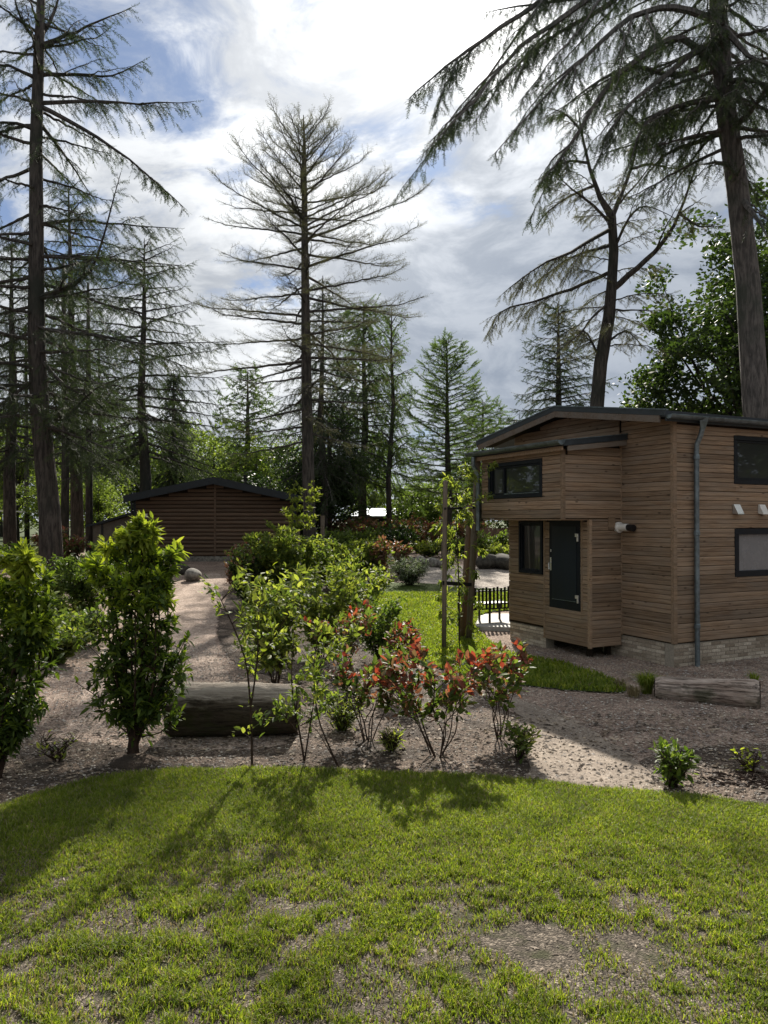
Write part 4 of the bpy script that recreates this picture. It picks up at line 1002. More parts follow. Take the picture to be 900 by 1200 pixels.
simple_conifer('larch_tree', 524, 396, 38, .2, 3.1, 56, 'fresh green larch with raised boughs right of the thin birch', 64, 2.6, 'needleb', T_LARCH, .15, (-4, 38), 12, twl=.9, step=.2, sl=.4, sstep=.17, ppow=.6, up=.12)
simple_conifer('larch_tree', 566, 468, 46, .2, 3.3, 57, 'low pale larch beside the left end of the house roof', 50, 1.8, 'needleb', T_LARCH, .2, (-4, 30), 8, twl=1.1, step=.24, sl=.5, sstep=.2, ppow=.6)
simple_conifer('larch_tree', 92, 205, 36, .3, 4.2, 58, 'dense dark larch behind the big left trunk', 84, 4.5, 'needle', T_LARCH, .55, (-14, 20), -6, twl=1.2, step=.2, sl=.38, sstep=.16, ppow=.5, lean=-14)
simple_conifer('larch_tree', 12, 270, 33, .28, 4.2, 59, 'shaggy dark larch at the far left edge of the photograph', 76, 4., 'needle', T_LARCH, .55, (-14, 20), -6, twl=1.1, step=.2, sl=.36, sstep=.16, ppow=.5)
simple_conifer('larch_tree', 290, 430, 52, .3, 3.4, 60, 'pale distant larch between the narrow spruce and the central larch', 60, 3, 'needleb', T_FAR, .3, (-8, 30), 0, twl=1.1, step=.3, sl=.6, sstep=.25, ppow=.6)
# thin birch at px 457
def birch(px, top, Y, seed, label, spread=2.1, leaf='needleb', r=.15, z0=.32):
    b = base(px, Y); tp = az(px+2, top, Y); c = Conifer(seed); H_ = tp.z-b.z
    tk = [b-UP*.2, b.lerp(tp, .3)+Vector((-.1, 0, 0)), b.lerp(tp, .6)+Vector((.12, 0, 0)), b.lerp(tp, .8), tp]; ax = line_axis(tk)
    c.auto(ax, b.z+H_*z0, b.z+H_*.97, 34, spread, lambda f: .95-.55*f, 40, 62, -45, r0=.05, twl=1.1, step=.2, droop=.9, sl=.3, sstep=.15)
    return finish_tree(c, 'birch_tree', b, tk, [r, r*.85, r*.6, r*.4, .015], label, leaf=leaf, tpl=T_LEAFY)
def leafy_template(seed, n=6):
    r = np.random.default_rng(seed); V = []; F = []
    V += [(0, -.012, 0), (0, .012, 0), (1, 0, 0)]; F.append((0, 1, 2))
    for i in range(n):
        c = np.array([.1+.85*i/n, r.uniform(-.25, .25), r.uniform(-.25, .2)]); d = norm(r.normal(0, 1, 3)); e = norm(np.cross(d, r.normal(0, 1, 3))); l = r.uniform(.12, .2)
        b = len(V); V += [c-d*l, c+e*l*.5, c+d*l, c-e*l*.5]; F += [(b, b+1, b+2), (b, b+2, b+3)]
    return np.array(V, float), np.array(F)
T_LEAFY = [leafy_template(s) for s in range(3)]
birch(457, 358, 37, 71, 'slender birch with weeping twigs in the middle distance')

# ---- broadleaf crowns
def broadleaf(name, loc, H_, cr, seed, label, leaf='oak', n_cl=60, per=90, lsz=.13, z0=.3, trunk_r=.25, cat='tree', group=None, cz=None, flat=1., bark='barkd', clr=.75, make=True, limbs=True):
    r = np.random.default_rng(seed); rr = random.Random(seed); L = Vector(loc)
    zc = H_*(z0+1)/2; hz = H_*(1-z0)/2
    d = norm(r.normal(0, 1, (n_cl, 3))); rad = r.random(n_cl)**.45
    C = d*rad[:, None]*np.array([cr, cr*flat, hz]); C[:, 2] += zc
    wob = 1+.22*np.sin(C[:, 0]*1.7+seed)+.15*np.sin(C[:, 2]*2.3+seed*2); C[:, :2] *= wob[:, None]
    cs = clr*r.uniform(.55, 1.25, n_cl); idx = np.repeat(np.arange(n_cl), per); n = len(idx)
    dd = norm(r.normal(0, 1, (n, 3))); Pn = C[idx]+dd*(cs[idx]*r.random(n)**.4)[:, None]*np.array([1, 1, .65])
    A = norm(r.normal(0, 1, (n, 3))*np.array([1, 1, .5])+np.array([0, 0, -.25])); N = norm(r.normal(0, 1, (n, 3))+np.array([0, 0, .7])); B = norm(np.cross(A, N))
    s = lsz*r.uniform(.6, 1.3, n)[:, None]
    V = np.stack([Pn-A*s*.5, Pn+B*s*.34, Pn+A*s*.6, Pn-B*s*.34], 1).reshape(-1, 3); F = np.arange(n*4).reshape(-1, 4)
    t = empty(name, L, 0, label, cat, group)
    lw = MB(); tp = [Vector((0, 0, -.2)), Vector((rr.uniform(-.1, .1), 0, H_*.3)), Vector((rr.uniform(-.2, .2), rr.uniform(-.2, .2), H_*.6)), Vector((0, 0, H_*.9))]
    lw.tube(tp, [trunk_r, trunk_r*.8, trunk_r*.45, .02], 8, True, .05, rr); lw.build('trunk', M[bark], t, smooth=True)
    if limbs:
        br = MB()
        for i in range(0, n_cl, 2):
            c = Vector(C[i]); f = rr.uniform(.25, .75); st = Vector((0, 0, max(H_*z0*.7, c.z*f))); mid = st.lerp(c, .5)+Vector((0, 0, -.1*cr))
            br.tube([st, mid, c], [trunk_r*.25, trunk_r*.14, .01], 4, False)
        br.build('branches', M[bark], t)
    obj_np('crown', V, F, M[leaf], t)
    return t
def copy_tree(src, loc, label, sc=1., rz=0.):
    c = src.copy(); c.location = loc; c.rotation_euler.z = rz; c.scale = (sc, sc, sc); COL.objects.link(c); c['label'] = label
    for ch in list(src.children):
        k = ch.copy(); k.parent = c; COL.objects.link(k)
    return c
# the big oak-like crown behind the house
broadleaf('oak_tree', base(868, 30), 14.6, 4.3, 81, 'large dark leafy oak filling the gap behind the right end of the house', 'oak', 190, 130, .2, .16, .4, clr=.95)
broadleaf('oak_tree', base(762, 33), 7.6, 2.6, 82, 'smaller bright edged oak peeping over the roof ridge', 'green', 60, 110, .18, .2, .2, clr=.7)
broadleaf('oak_tree', base(938, 26), 13.0, 3.4, 83, 'leafy oak cut off by the right edge behind the thick trunk', 'oak', 120, 110, .18, .2, .35, clr=.9)
# dark yew mass behind the central trunk
broadleaf('yew_tree', base(383, 35), 6.8, 2.3, 84, 'broad blackish yew to the right of the central trunk', 'dark', 110, 150, .13, .0, .25, clr=.75)
broadleaf('yew_tree', base(345, 36), 5.2, 1.9, 85, 'lower dark yew hidden behind the central larch trunk', 'dark', 70, 130, .13, .0, .2, clr=.7)
broadleaf('rounded_tree', base(508, 44), 3.7, 1.9, 86, 'rounded bright green bush tree between the far cabin and the house', 'green', 60, 130, .14, .02, .15, clr=.6)
broadleaf('rounded_tree', base(478, 46), 3.4, 1.3, 87, 'dark small tree right beside the sunlit far cabin', 'dark', 40, 120, .14, .02, .15, clr=.6)
broadleaf('rounded_tree', base(598, 40), 5.0, 2.0, 88, 'mid green tree just touching the left eave of the house', 'green', 60, 110, .15, .1, .15, clr=.7)
# woodland behind everything: light crowns, countable trees
GRP = 'woodland trees far behind the chalet'
protoA = broadleaf('woodland_tree', base(20, 48), 8.2, 3.2, 91, 'bright green woodland tree at the far left behind the canopy', 'wood_leaf', 110, 60, .22, .12, .2, group=GRP, clr=.9)
protoB = broadleaf('woodland_tree', base(250, 52), 8.4, 3.4, 92, 'airy pale woodland tree above the ridge of the chalet', 'wood_leaf', 110, 46, .22, .12, .2, group=GRP, clr=.95)
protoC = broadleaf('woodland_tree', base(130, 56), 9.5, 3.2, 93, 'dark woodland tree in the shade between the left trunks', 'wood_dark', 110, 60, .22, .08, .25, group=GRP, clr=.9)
spots = [(protoA, 300, 50, .8, 'pale leafy woodland tree right of the chalet ridge'), (protoB, 330, 56, .9, 'pale woodland tree glimpsed left of the central trunk'), (protoA, 225, 60, 1.1, 'woodland tree directly behind the narrow black spruce'),
         (protoC, 60, 62, 1.05, 'shaded woodland tree behind the thick left trunk'), (protoB, -30, 55, 1.1, 'woodland tree reaching in at the left border'), (protoB, 105, 50, .75, 'light woodland tree right behind the slim dark trunk'),
         (protoA, 165, 58, .9, 'woodland tree above the roof of the beige shed'), (protoC, 420, 62, .75, 'dark woodland tree behind the green larch'), (protoA, 440, 58, .6, 'low light woodland tree above the far cabin roof'),
         (protoB, 540, 58, .62, 'low woodland tree left of the house, under the pale larch'), (protoC, 560, 66, .75, 'dark woodland tree by the left eave of the house'), (protoA, 490, 66, .62, 'hazy woodland tree low behind the rounded bush tree'),
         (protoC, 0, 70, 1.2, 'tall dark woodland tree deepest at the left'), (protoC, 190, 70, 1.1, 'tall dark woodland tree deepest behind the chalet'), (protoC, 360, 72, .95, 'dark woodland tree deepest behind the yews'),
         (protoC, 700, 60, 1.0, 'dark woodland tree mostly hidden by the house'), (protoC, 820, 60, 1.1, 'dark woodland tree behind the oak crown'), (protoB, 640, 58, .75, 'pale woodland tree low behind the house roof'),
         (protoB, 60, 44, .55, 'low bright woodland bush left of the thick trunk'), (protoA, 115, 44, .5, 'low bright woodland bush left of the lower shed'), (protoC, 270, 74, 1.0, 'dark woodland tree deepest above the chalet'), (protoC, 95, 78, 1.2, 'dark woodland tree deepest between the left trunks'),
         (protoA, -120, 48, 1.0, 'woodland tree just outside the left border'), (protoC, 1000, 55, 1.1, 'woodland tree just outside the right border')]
for i, (pr, px, Y, sc, lb) in enumerate(spots): copy_tree(pr, base(px, Y), lb, sc, i*1.3)
# trees behind the photographer, which the window panes mirror
AROUND = [(-24, -14), (-12, -17), (0, -15), (12, -18), (24, -13), (27, -4), (30, 3), (28, 10), (34, 16), (40, 7), (38, -8), (-22, 18), (-26, 26), (-31, 34), (-34, 22), (-27, 8), (-38, 30), (-24, -3)]
ORD = ['first', 'second', 'third', 'fourth', 'fifth', 'sixth', 'seventh', 'eighth', 'ninth', 'tenth', 'eleventh', 'twelfth', 'thirteenth', 'fourteenth', 'fifteenth', 'sixteenth', 'seventeenth', 'eighteenth']
for i, (x, y) in enumerate(AROUND):
    copy_tree(protoC, (x, y, gz(y)), 'woodland tree outside the picture, %s of the ring round the clearing' % ORD[i], 1.45+.1*(i % 4), i*2.1)
# bare slim trunks at the left
def slim(px, top, Y, r, label, seed):
    b = base(px, Y); rr = random.Random(seed); tp = az(px-3, top, Y); c = Conifer(seed)
    tk = [b-UP*.2, b.lerp(tp, .4)+Vector((rr.uniform(-.06, .06), 0, 0)), b.lerp(tp, .75), tp]
    c.auto(line_axis(tk), b.z+(tp.z-b.z)*.45, tp.z-.3, 16, 2.2, lambda f: 1-.6*f, -10, 20, 0, r0=.035, twl=.8, step=.25, droop=.45, sl=.36, sstep=.18)
    finish_tree(c, 'pine_tree', b, tk, [r, r*.85, r*.6, .05], label, leaf='needleb', group='slim pines at the left')
slim(105, 330, 33, .16, 'slim straight pine trunk left of the sheds', 61)
slim(76, 300, 30, .17, 'pine trunk standing close behind the thick left trunk', 62)
slim(86, 360, 42, .15, 'thinner pine trunk between the two near left trunks', 63)
slim(32, 380, 46, .15, 'distant pine trunk near the left edge', 64)
slim(118, 400, 52, .17, 'faint pine trunk farthest back left of the chalet', 65)

# ------------------------------------------------------------------ shrubs
def leaf_tpl(l=1., w=.2, fold=.06, curl=.12):
    V = np.array([(0, 0, 0), (.3*l, w, fold), (.3*l, 0, -.01), (.3*l, -w, fold), (.68*l, w*.85, fold-curl*.5), (.68*l, 0, -curl*.4), (.68*l, -w*.85, fold-curl*.5), (l, 0, -curl)])
    F = np.array([(0, 2, 1), (0, 3, 2), (1, 2, 5), (1, 5, 4), (2, 3, 6), (2, 6, 5), (4, 5, 7), (5, 6, 7)])
    return V, F
TL = {'lance': leaf_tpl(1, .15, .05, .18), 'oval': leaf_tpl(1, .22, .06, .12), 'round': leaf_tpl(1, .36, .05, .08), 'narrow': leaf_tpl(1, .07, .02, .2)}
def plant(name, loc, label, stems, H_, W_, leaves, cat='shrub', stem_r=.008, tpl='oval', individual=0, stem_mat='twig', seed=1, bare=.25, whorl=0, group=None, extra=None, D_=None, bulge=1.0, branch=True, up=.35, droop=.15):
    """stems fan from the base; leaves = list of (material, length, count, zlo, zhi) with z as fraction of the height"""
    rr = random.Random(seed); r = np.random.default_rng(seed); L = Vector(loc); D_ = D_ or W_
    t = empty(name, L, 0, label, cat, group); sw = MB(); tips = []; nodes = []
    paths = []
    if extra:
        for pth, rd in extra:
            pth = [Vector(p)-L for p in pth]; paths.append((pth, rd))
    for i in range(stems):
        an = 6.283*i/stems+rr.uniform(-.5, .5); rad = rr.uniform(.35, 1.)**.7; h = H_*rr.uniform(.72, 1.0)*(1-.15*rad)
        ex, ey = math.cos(an)*W_*.5*rad, math.sin(an)*D_*.5*rad
        jt = lambda k: rr.uniform(-k, k)*min(1., H_)
        p = [Vector((ex*.08+jt(.03), ey*.08+jt(.03), -.03)), Vector((ex*.3+jt(.06), ey*.3+jt(.06), h*.25)), Vector((ex*.45+jt(.07), ey*.5+jt(.07), h*.5)), Vector((ex*.85+jt(.06), ey*.85+jt(.06), h*.75)), Vector((ex+jt(.04), ey, h))]
        paths.append((p, stem_r))
    allp = []
    for p, rd in paths:
        Q = []
        for i in range(len(p)-1):
            a, b, c, d = p[max(0, i-1)], p[i], p[i+1], p[min(len(p)-1, i+2)]
            for k in range(3): u = k/3; Q.append(.5*((2*b)+(c-a)*u+(2*a-5*b+4*c-d)*u*u+(3*b-a-3*c+d)*u**3))
        Q.append(p[-1]); n = len(Q); sw.tube(Q, [rd*(1-.75*i/(n-1)) for i in range(n)], 5, False)
        for i in range(1, n): allp.append((Q[i], (Q[i]-Q[i-1]).normalized()))
        tips.append((Q[-1], (Q[-1]-Q[-2]).normalized()))
        if branch:
            for i in range(2, n-1):
                if Q[i].z < H_*bare: continue
                for _ in range(rr.choice((1, 2))):
                    a = rr.uniform(0, 6.28); l = rr.uniform(.12, .3)*max(W_, .35)
                    dv = (Vector((math.cos(a), math.sin(a), rr.uniform(.2, .9)))).normalized(); e = Q[i]+dv*l*.5; f = e+(dv+UP*up).normalized()*l*.5
                    sw.tube([Q[i], e, f], [rd*.45, rd*.3, rd*.15], 4, False)
                    allp += [(e, dv), (f, dv), (Q[i].lerp(e, .5), dv), (e.lerp(f, .5), dv)]; tips.append((f, dv))
    sw.build('stems', M[stem_mat], t)
    PA = np.array([a[:] for a, _ in allp]); DA = np.array([b[:] for _, b in allp]); TPs = np.array([a[:] for a, _ in tips]); TD = np.array([b[:] for _, b in tips])
    tv, tf = TL[tpl]
    for (mat, ll, cnt, zl, zh) in leaves:
        tl_ = tpl
        zz = PA[:, 2]/H_; ok = np.nonzero((zz >= zl) & (zz <= zh))[0]
        zt = TPs[:, 2]/H_; okt = np.nonzero((zt >= zl) & (zt <= zh))[0]
        if not len(ok) and not len(okt): continue
        if whorl and len(okt):
            k = okt[r.integers(0, len(okt), cnt)]; kk = ok[r.integers(0, len(ok), cnt)] if len(ok) else None
            use = (r.random(cnt) < whorl)[:, None] if kk is not None else np.ones((cnt, 1), bool)
            P0 = np.where(use, TPs[k]-TD[k]*(r.random(cnt)*.05)[:, None], PA[kk] if kk is not None else TPs[k]); D0 = np.where(use, TD[k], DA[kk] if kk is not None else TD[k])
        else:
            if not len(ok): continue
            k = ok[r.integers(0, len(ok), cnt)]; P0 = PA[k]; D0 = DA[k]
        P0 = P0+r.normal(0, .018+.012*W_, (cnt, 3))
        out = norm(r.normal(0, 1, (cnt, 3))); Dr = norm(out*.9+D0*.55+np.array([0, 0, up-droop*2*r.random(1)[0]]))
        Up = norm(r.normal(0, .45, (cnt, 3))+np.array([0, 0, 1.]))
        Yv = norm(np.cross(Up, Dr)); Z = np.cross(Dr, Yv); sc = ll*r.uniform(.6, 1.2, cnt)
        ni = min(cnt, individual); me = None
        if ni:
            me = mesh_np('leaf', tv, tf, M[mat], smooth=False)
            order = np.argsort(P0[:, 1]-r.random(cnt)*.3)   # leaves on the near side first
            for q in order[:ni]:
                o = bpy.data.objects.new('leaf', me); o.parent = t
                o.matrix_local = Matrix(((Dr[q][0]*sc[q], Yv[q][0]*sc[q], Z[q][0]*sc[q], P0[q][0]), (Dr[q][1]*sc[q], Yv[q][1]*sc[q], Z[q][1]*sc[q], P0[q][1]), (Dr[q][2]*sc[q], Yv[q][2]*sc[q], Z[q][2]*sc[q], P0[q][2]), (0, 0, 0, 1)))
                COL.objects.link(o)
            rest = order[ni:]
        else: rest = np.arange(cnt)
        if len(rest):
            m = len(rest)
            v = (tv[None, :, 0:1]*Dr[rest][:, None]+tv[None, :, 1:2]*Yv[rest][:, None]+tv[None, :, 2:3]*Z[rest][:, None])*sc[rest][:, None, None]+P0[rest][:, None]
            f = (tf[None]+(np.arange(m)*len(tv))[:, None, None]).reshape(-1, 3)
            obj_np('foliage', v.reshape(-1, 3), f, M[mat], t, 'stuff')
    return t
# two laurels in front at the left
b = at(155, 884)
def laurel(px, py, H_, W_, seed, label, n, extra=None):
    b = at(px, py); rr = random.Random(seed); ex = []
    for i in range(13):   # upright flattened, hedge-like
        a = rr.uniform(-1, 1); h = H_*rr.uniform(.72, .99); w = W_*.5*a; d = rr.uniform(-.2, .2)
        ex.append(([b+Vector((rr.uniform(-.04, .04), 0, -.03)), b+Vector((w*.35, d*.3, H_*.14)), b+Vector((w*.9, d, h*.4)), b+Vector((w*1.02, d*1.1, h*.72)), b+Vector((w*.72, d, h))], .018))
    for i in range(12):
        a = rr.choice((-1, 1)); h = H_*rr.uniform(.16, .8); w = W_*.5*a*rr.uniform(.85, 1.25)
        ex.append(([b+Vector((0, 0, H_*.1)), b+Vector((w*.5, rr.uniform(-.15, .15), h*.8)), b+Vector((w, rr.uniform(-.2, .2), h+.1))], .011))
    for i in range(9 if px > 50 else 0):
        a = (1 if i % 3 else -1); h = H_*rr.uniform(.12, .5); w = W_*.5*a*rr.uniform(1.2, 1.65)
        ex.append(([b+Vector((0, 0, H_*.08)), b+Vector((w*.55, rr.uniform(-.2, .2), h*.75)), b+Vector((w, rr.uniform(-.25, .25), h+.16))], .010))
    t = plant('laurel_shrub', b, label, 0, H_, W_, [('laurel', .115, int(n*1.8), .08, 1.), ('laurel_young', .125, int(n*.55), .62, 1.08), ('yellow', .12, int(n*.3), .84, 1.1), ('laurel_young', .10, n//7, .12, .66)], 'shrub', .012, 'lance', 190, seed=seed, bare=.12, whorl=.35, extra=ex, up=.25, droop=.25, group='upright laurels in front')
    MB().tube([b-UP*.05-b, Vector((0, 0, .12)), Vector((.01, 0, .3))], [.075, .055, .04], 8).build('stem_base', M['twig'], t)
laurel(157, 886, 2.46, .70, 3, 'upright glossy laurel standing clear of the left edge, in front of the log', 2500)
laurel(-4, 912, 2.2, .80, 4, 'glossy laurel cut by the left edge of the photograph', 2900)
MB().tube([at(157, 893)-UP*.02, at(157, 893)+UP*.05], [.34, .16], 12, True, .1).build('soil_mound', M['mulch'], None, smooth=True)['kind'] = 'structure'

# red-tipped photinias
def photinia(px, py, H_, W_, seed, label, n=240, red=200, stems=7, ind=240, lean=0.):
    b = at(px, py)
    plant('photinia_shrub', b, label, stems, H_, W_, [('green', .115, int(n*.8), .3, .9), ('laurel', .115, int(n*.6), .25, .85), ('bronze', .105, int(n*.7), .35, 1.0), ('red', .115, int(red*.8), .6, 1.2)], 'shrub', .008, 'oval', min(ind, 240)//3 if ind else 0, seed=seed, bare=.3, whorl=.78, up=.5, droop=.15, group='red tipped photinias')
photinia(513, 886, 1.15, .95, 11, 'largest red tipped photinia in the middle of the front bed', 330, 270, 9)
photinia(584, 866, 1.22, .62, 12, 'tall red tipped photinia at the right end of the front bed', 200, 150, 7)
photinia(430, 868, 1.02, .72, 13, 'red and green photinia left of the largest red one', 230, 120, 7)
photinia(402, 800, 1.25, .85, 14, 'slimmer reddish photinia farther back behind the front ones', 200, 130, 6, 60)
photinia(470, 815, 1.15, .6, 15, 'photinia sprig with bright red tips behind the largest one', 120, 120, 5, 100)
# saplings with light leaves
b = at(296, 902)
plant('hazel_sapling', b, 'thin leaning sapling with yellow green leaves in front of the log', 0, 1.75, 1.0, [('light', .085, 190, .45, 1.1), ('green', .085, 130, .42, 1.1), ('yellow', .08, 25, .5, 1.2), ('light', .08, 14, .2, .45)], 'sapling', .012, 'oval', 170, seed=22, bare=.5,
      extra=[([b, az(294, 830, b.y), az(287, 770, b.y-.05), az(265, 715, b.y-.1), az(252, 690, b.y)], .013), ([az(294, 830, b.y), az(302, 770, b.y), az(304, 710, b.y+.1), az(318, 665, b.y+.2)], .010), ([az(300, 780, b.y), az(325, 740, b.y), az(350, 700, b.y)], .007), ([az(297, 865, b.y), az(285, 858, b.y)], .004)], whorl=.2)
b = at(357, 892)
plant('hazel_sapling', b, 'low leafy sapling over the right end of the big log', 0, 1.3, .8, [('green', .085, 220, .2, .85), ('light', .085, 130, .3, 1.15), ('yellow', .08, 14, .6, 1.2)], 'sapling', .011, 'oval', 150, seed=23, bare=.3,
      extra=[([b, az(350, 850, b.y), az(342, 800, b.y), az(345, 740, b.y)], .012), ([b, az(362, 860, b.y), az(372, 800, b.y), az(385, 765, b.y+.1)], .010), ([az(350, 860, b.y), az(330, 835, b.y-.1), az(312, 848, b.y-.1)], .008), ([az(352, 850, b.y), az(375, 835, b.y+.1), az(385, 815, b.y)], .006)], whorl=.2)
b = at(399, 902)
plant('hazel_sapling', b, 'bent bare stemmed sapling at the lawn edge with few bright leaves', 0, 1.25, .7, [('light', .09, 130, .45, 1.15), ('green', .09, 60, .4, .9)], 'sapling', .010, 'oval', 130, seed=24, bare=.55,
      extra=[([b, az(385, 872, b.y), az(372, 835, b.y), az(368, 780, b.y), az(375, 735, b.y)], .011), ([b, az(375, 860, b.y-.1), az(360, 845, b.y-.1)], .006), ([az(368, 790, b.y), az(395, 755, b.y), az(430, 735, b.y)], .006)], whorl=.2)
# middle bed, broader leafy shrubs: px, base y, top y, width px, materials, label
def bush(name, px, py, top, wpx, seed, label, leaves, stems=8, tpl='oval', cat='shrub', bare=.08, dense=1., lsz=.1, group=None, whorl=0., Y=None):
    b = at(px, py) if Y is None else base(px, Y); H_ = (CAMZ-(top-610)/900*b.y)-b.z; W_ = wpx/900*b.y
    n = int(640*dense*max(.5, min(3.5, H_*W_/1.2)))
    lv = [(m, lsz, max(8, int(n*q)), zl, zh) for m, q, zl, zh in leaves]
    return plant(name, b, label, stems, H_, W_, lv, cat, .010, tpl, 0, seed=seed, bare=bare, group=group, D_=min(W_, 1.6), whorl=whorl)
MIDG = 'leafy shrubs of the middle bed'
bush('hazel_shrub', 322, 800, 655, 95, 101, 'bright hazel shrub in the middle bed behind the leaning sapling', [('light', .7, .1, 1.1), ('green', .5, .05, .8)], 9, group=MIDG, dense=1.4, lsz=.12)
bush('hazel_shrub', 375, 770, 640, 85, 102, 'light green shrub at the heart of the middle bed', [('light', .8, .1, 1.1), ('green', .4, .05, .8)], 9, group=MIDG, dense=1.3, lsz=.12)
bush('dark_shrub', 442, 776, 694, 62, 103, 'compact dark green shrub next to the mid lawn', [('laurel', .9, .02, 1.), ('green', .4, .3, 1.1)], 10, group=MIDG, dense=1.6, lsz=.10)
bush('hazel_shrub', 415, 735, 655, 80, 104, 'spreading pale shrub overhanging the mid lawn', [('light', .8, .1, 1.1), ('green', .4, .1, .9)], 8, group=MIDG, dense=1.2, lsz=.13)
bush('rounded_shrub', 292, 712, 632, 62, 105, 'dense round shrub at the right of the path near the chalet', [('green', .9, .02, 1.), ('dark', .7, .0, .7), ('bronze', .15, .4, 1.1)], 12, group=MIDG, dense=1.5, lsz=.13)
bush('tall_shrub', 322, 712, 604, 60, 106, 'tall green shrub in front of the right corner of the chalet', [('green', .9, .05, 1.), ('light', .6, .4, 1.1)], 9, group=MIDG, dense=1.4, lsz=.14)
bush('tall_shrub', 350, 700, 622, 70, 107, 'soft green shrub round the foot of the central trunk', [('light', .6, .1, 1.1), ('green', .8, .0, .9)], 9, group=MIDG, dense=1.4, lsz=.14)
bush('sapling', 352, 690, 545, 34, 108, 'slim young tree with sparse leaves beside the central trunk', [('light', .6, .45, 1.1)], 3, cat='sapling', dense=.5, lsz=.16)
bush('grassy_clump', 312, 775, 705, 55, 109, 'arching grassy clump between the path and the hazel shrub', [('green', .8, .05, 1.), ('light', .5, .3, 1.)], 22, 'narrow', 'grass clump', dense=2.2, lsz=.2)
bush('red_shrub', 275, 690, 652, 30, 110, 'small reddish shrub at the path by the chalet corner', [('bronze', .7, .1, 1.)], 7, dense=1.2, lsz=.12)
for i, (px, py, tp, wd, lb) in enumerate([(400, 700, 640, 60, 'pale green shrub behind the spreading pale one'), (385, 690, 625, 50, 'yellowish shrub right of the short wooden posts'), (425, 680, 628, 45, 'fresh shrub left of the rust coloured photinias'), (330, 690, 640, 60, 'bushy green shrub left of the central trunk base')]):
    bush('hazel_shrub', px, py, tp, wd, 120+i, lb, [('light', .6, .05, 1.1), ('green', .6, .0, .9)], 8, group=MIDG, dense=1.2, lsz=.15)
bush('lavender_shrub', 480, 686, 655, 52, 130, 'silvery low lavender bush at the end of the mid lawn', [('silver', 1.1, .05, 1.1), ('dark', .5, 0, .6)], 26, 'narrow', dense=2.2, lsz=.16)
RG = 'rust red photinia hedge in the distance'
for i, (px, Y, tp, wd, lb) in enumerate([(446, 24.5, 625, 26, 'rust coloured photinia left of the lavender bush'), (470, 26, 632, 26, 'rust coloured photinia just behind the lavender bush'),
    (398, 34, 606, 48, 'rusty shrub under the dark yew'), (425, 36, 604, 44, 'rusty shrub in front of the far cabin'), (455, 37, 608, 44, 'rusty shrub right of the far cabin door'), (490, 36, 606, 50, 'wide rusty shrub behind the stone edging'),
    (520, 35, 608, 46, 'rusty shrub behind the left tree stake'), (556, 35, 612, 46, 'rusty shrub left of the house overhang'), (60, 26, 612, 40, 'dark red shrub at the foot of the thick left trunk'), (85, 27, 622, 30, 'low reddish shrub right of the thick left trunk')]):
    bush('photinia_shrub', px, 0, tp, wd, 140+i, lb, [('bronze', .9, .1, 1.1), ('green', .4, .0, 1.0), ('red', .04, .6, 1.1)], 9, group=RG, dense=1.0, lsz=.17, Y=Y)
for i, (px, Y, tp, wd, m1, lb) in enumerate([(412, 32, 620, 60, 'green', 'green bed shrub in front of the rusty hedge on the left'), (448, 33, 622, 50, 'green', 'green bed shrub in front of the far cabin'), (468, 31, 612, 40, 'dark', 'darker upright bed shrub above the lavender'),
    (500, 32, 636, 60, 'light', 'low yellowish bed plants behind the stone edging'), (540, 32, 634, 60, 'green', 'low green bed plants behind the tree stakes'), (572, 29.5, 617, 30, 'green', 'conical green shrub seen left under the overhang'), (596, 29.5, 617, 24, 'green', 'conical green shrub seen right under the overhang'),
    (585, 28.5, 636, 40, 'light', 'low light plants above the dark rock'), (430, 30, 632, 50, 'light', 'light bed shrub behind the rust coloured photinias'), (392, 29, 618, 50, 'green', 'green shrub just right of the central trunk')]):
    bush('bed_shrub', px, 0, tp, wd, 160+i, lb, [(m1, 1., .0, 1.1), ('dark', .3, 0, .6)], 9, group='low shrubs round the gravel road', dense=1.1, lsz=.16, Y=Y)
# left side behind the laurels
bush('viburnum_shrub', 100, 735, 640, 72, 181, 'dense dark viburnum between the two laurels', [('laurel', 1., .0, 1.), ('green', .5, .4, 1.1)], 14, dense=2.0, lsz=.11)
bush('viburnum_shrub', 62, 720, 650, 60, 182, 'lower dark viburnum behind the left laurel', [('laurel', 1., .0, 1.), ('green', .5, .4, 1.1)], 12, dense=1.7, lsz=.11)
for i, (px, py, tp, wd, lb) in enumerate([(62, 778, 738, 85, 'light green geranium clump nearest the left laurel'), (92, 758, 720, 80, 'light green geranium clump in front of the viburnum'), (45, 745, 704, 80, 'geranium clump half hidden by the left laurel')]):
    bush('geranium_clump', px, py, tp, wd, 190+i, lb, [('green', 2.0, .0, 1.1), ('light', .5, .5, 1.1)], 30, 'round', 'ground plant', dense=3.0, lsz=.09, group='geranium clumps at the left of the path')
bush('bed_shrub', 20, 0, 640, 60, 196, 'green shrub in the distance at the left edge', [('green', 1., 0, 1.1)], 9, dense=1.2, lsz=.15, Y=28)
bush('bed_shrub', 130, 0, 632, 46, 197, 'green shrub in front of the beige shed', [('green', 1., 0, 1.1), ('dark', .4, 0, .8)], 9, dense=1.2, lsz=.14, Y=24)
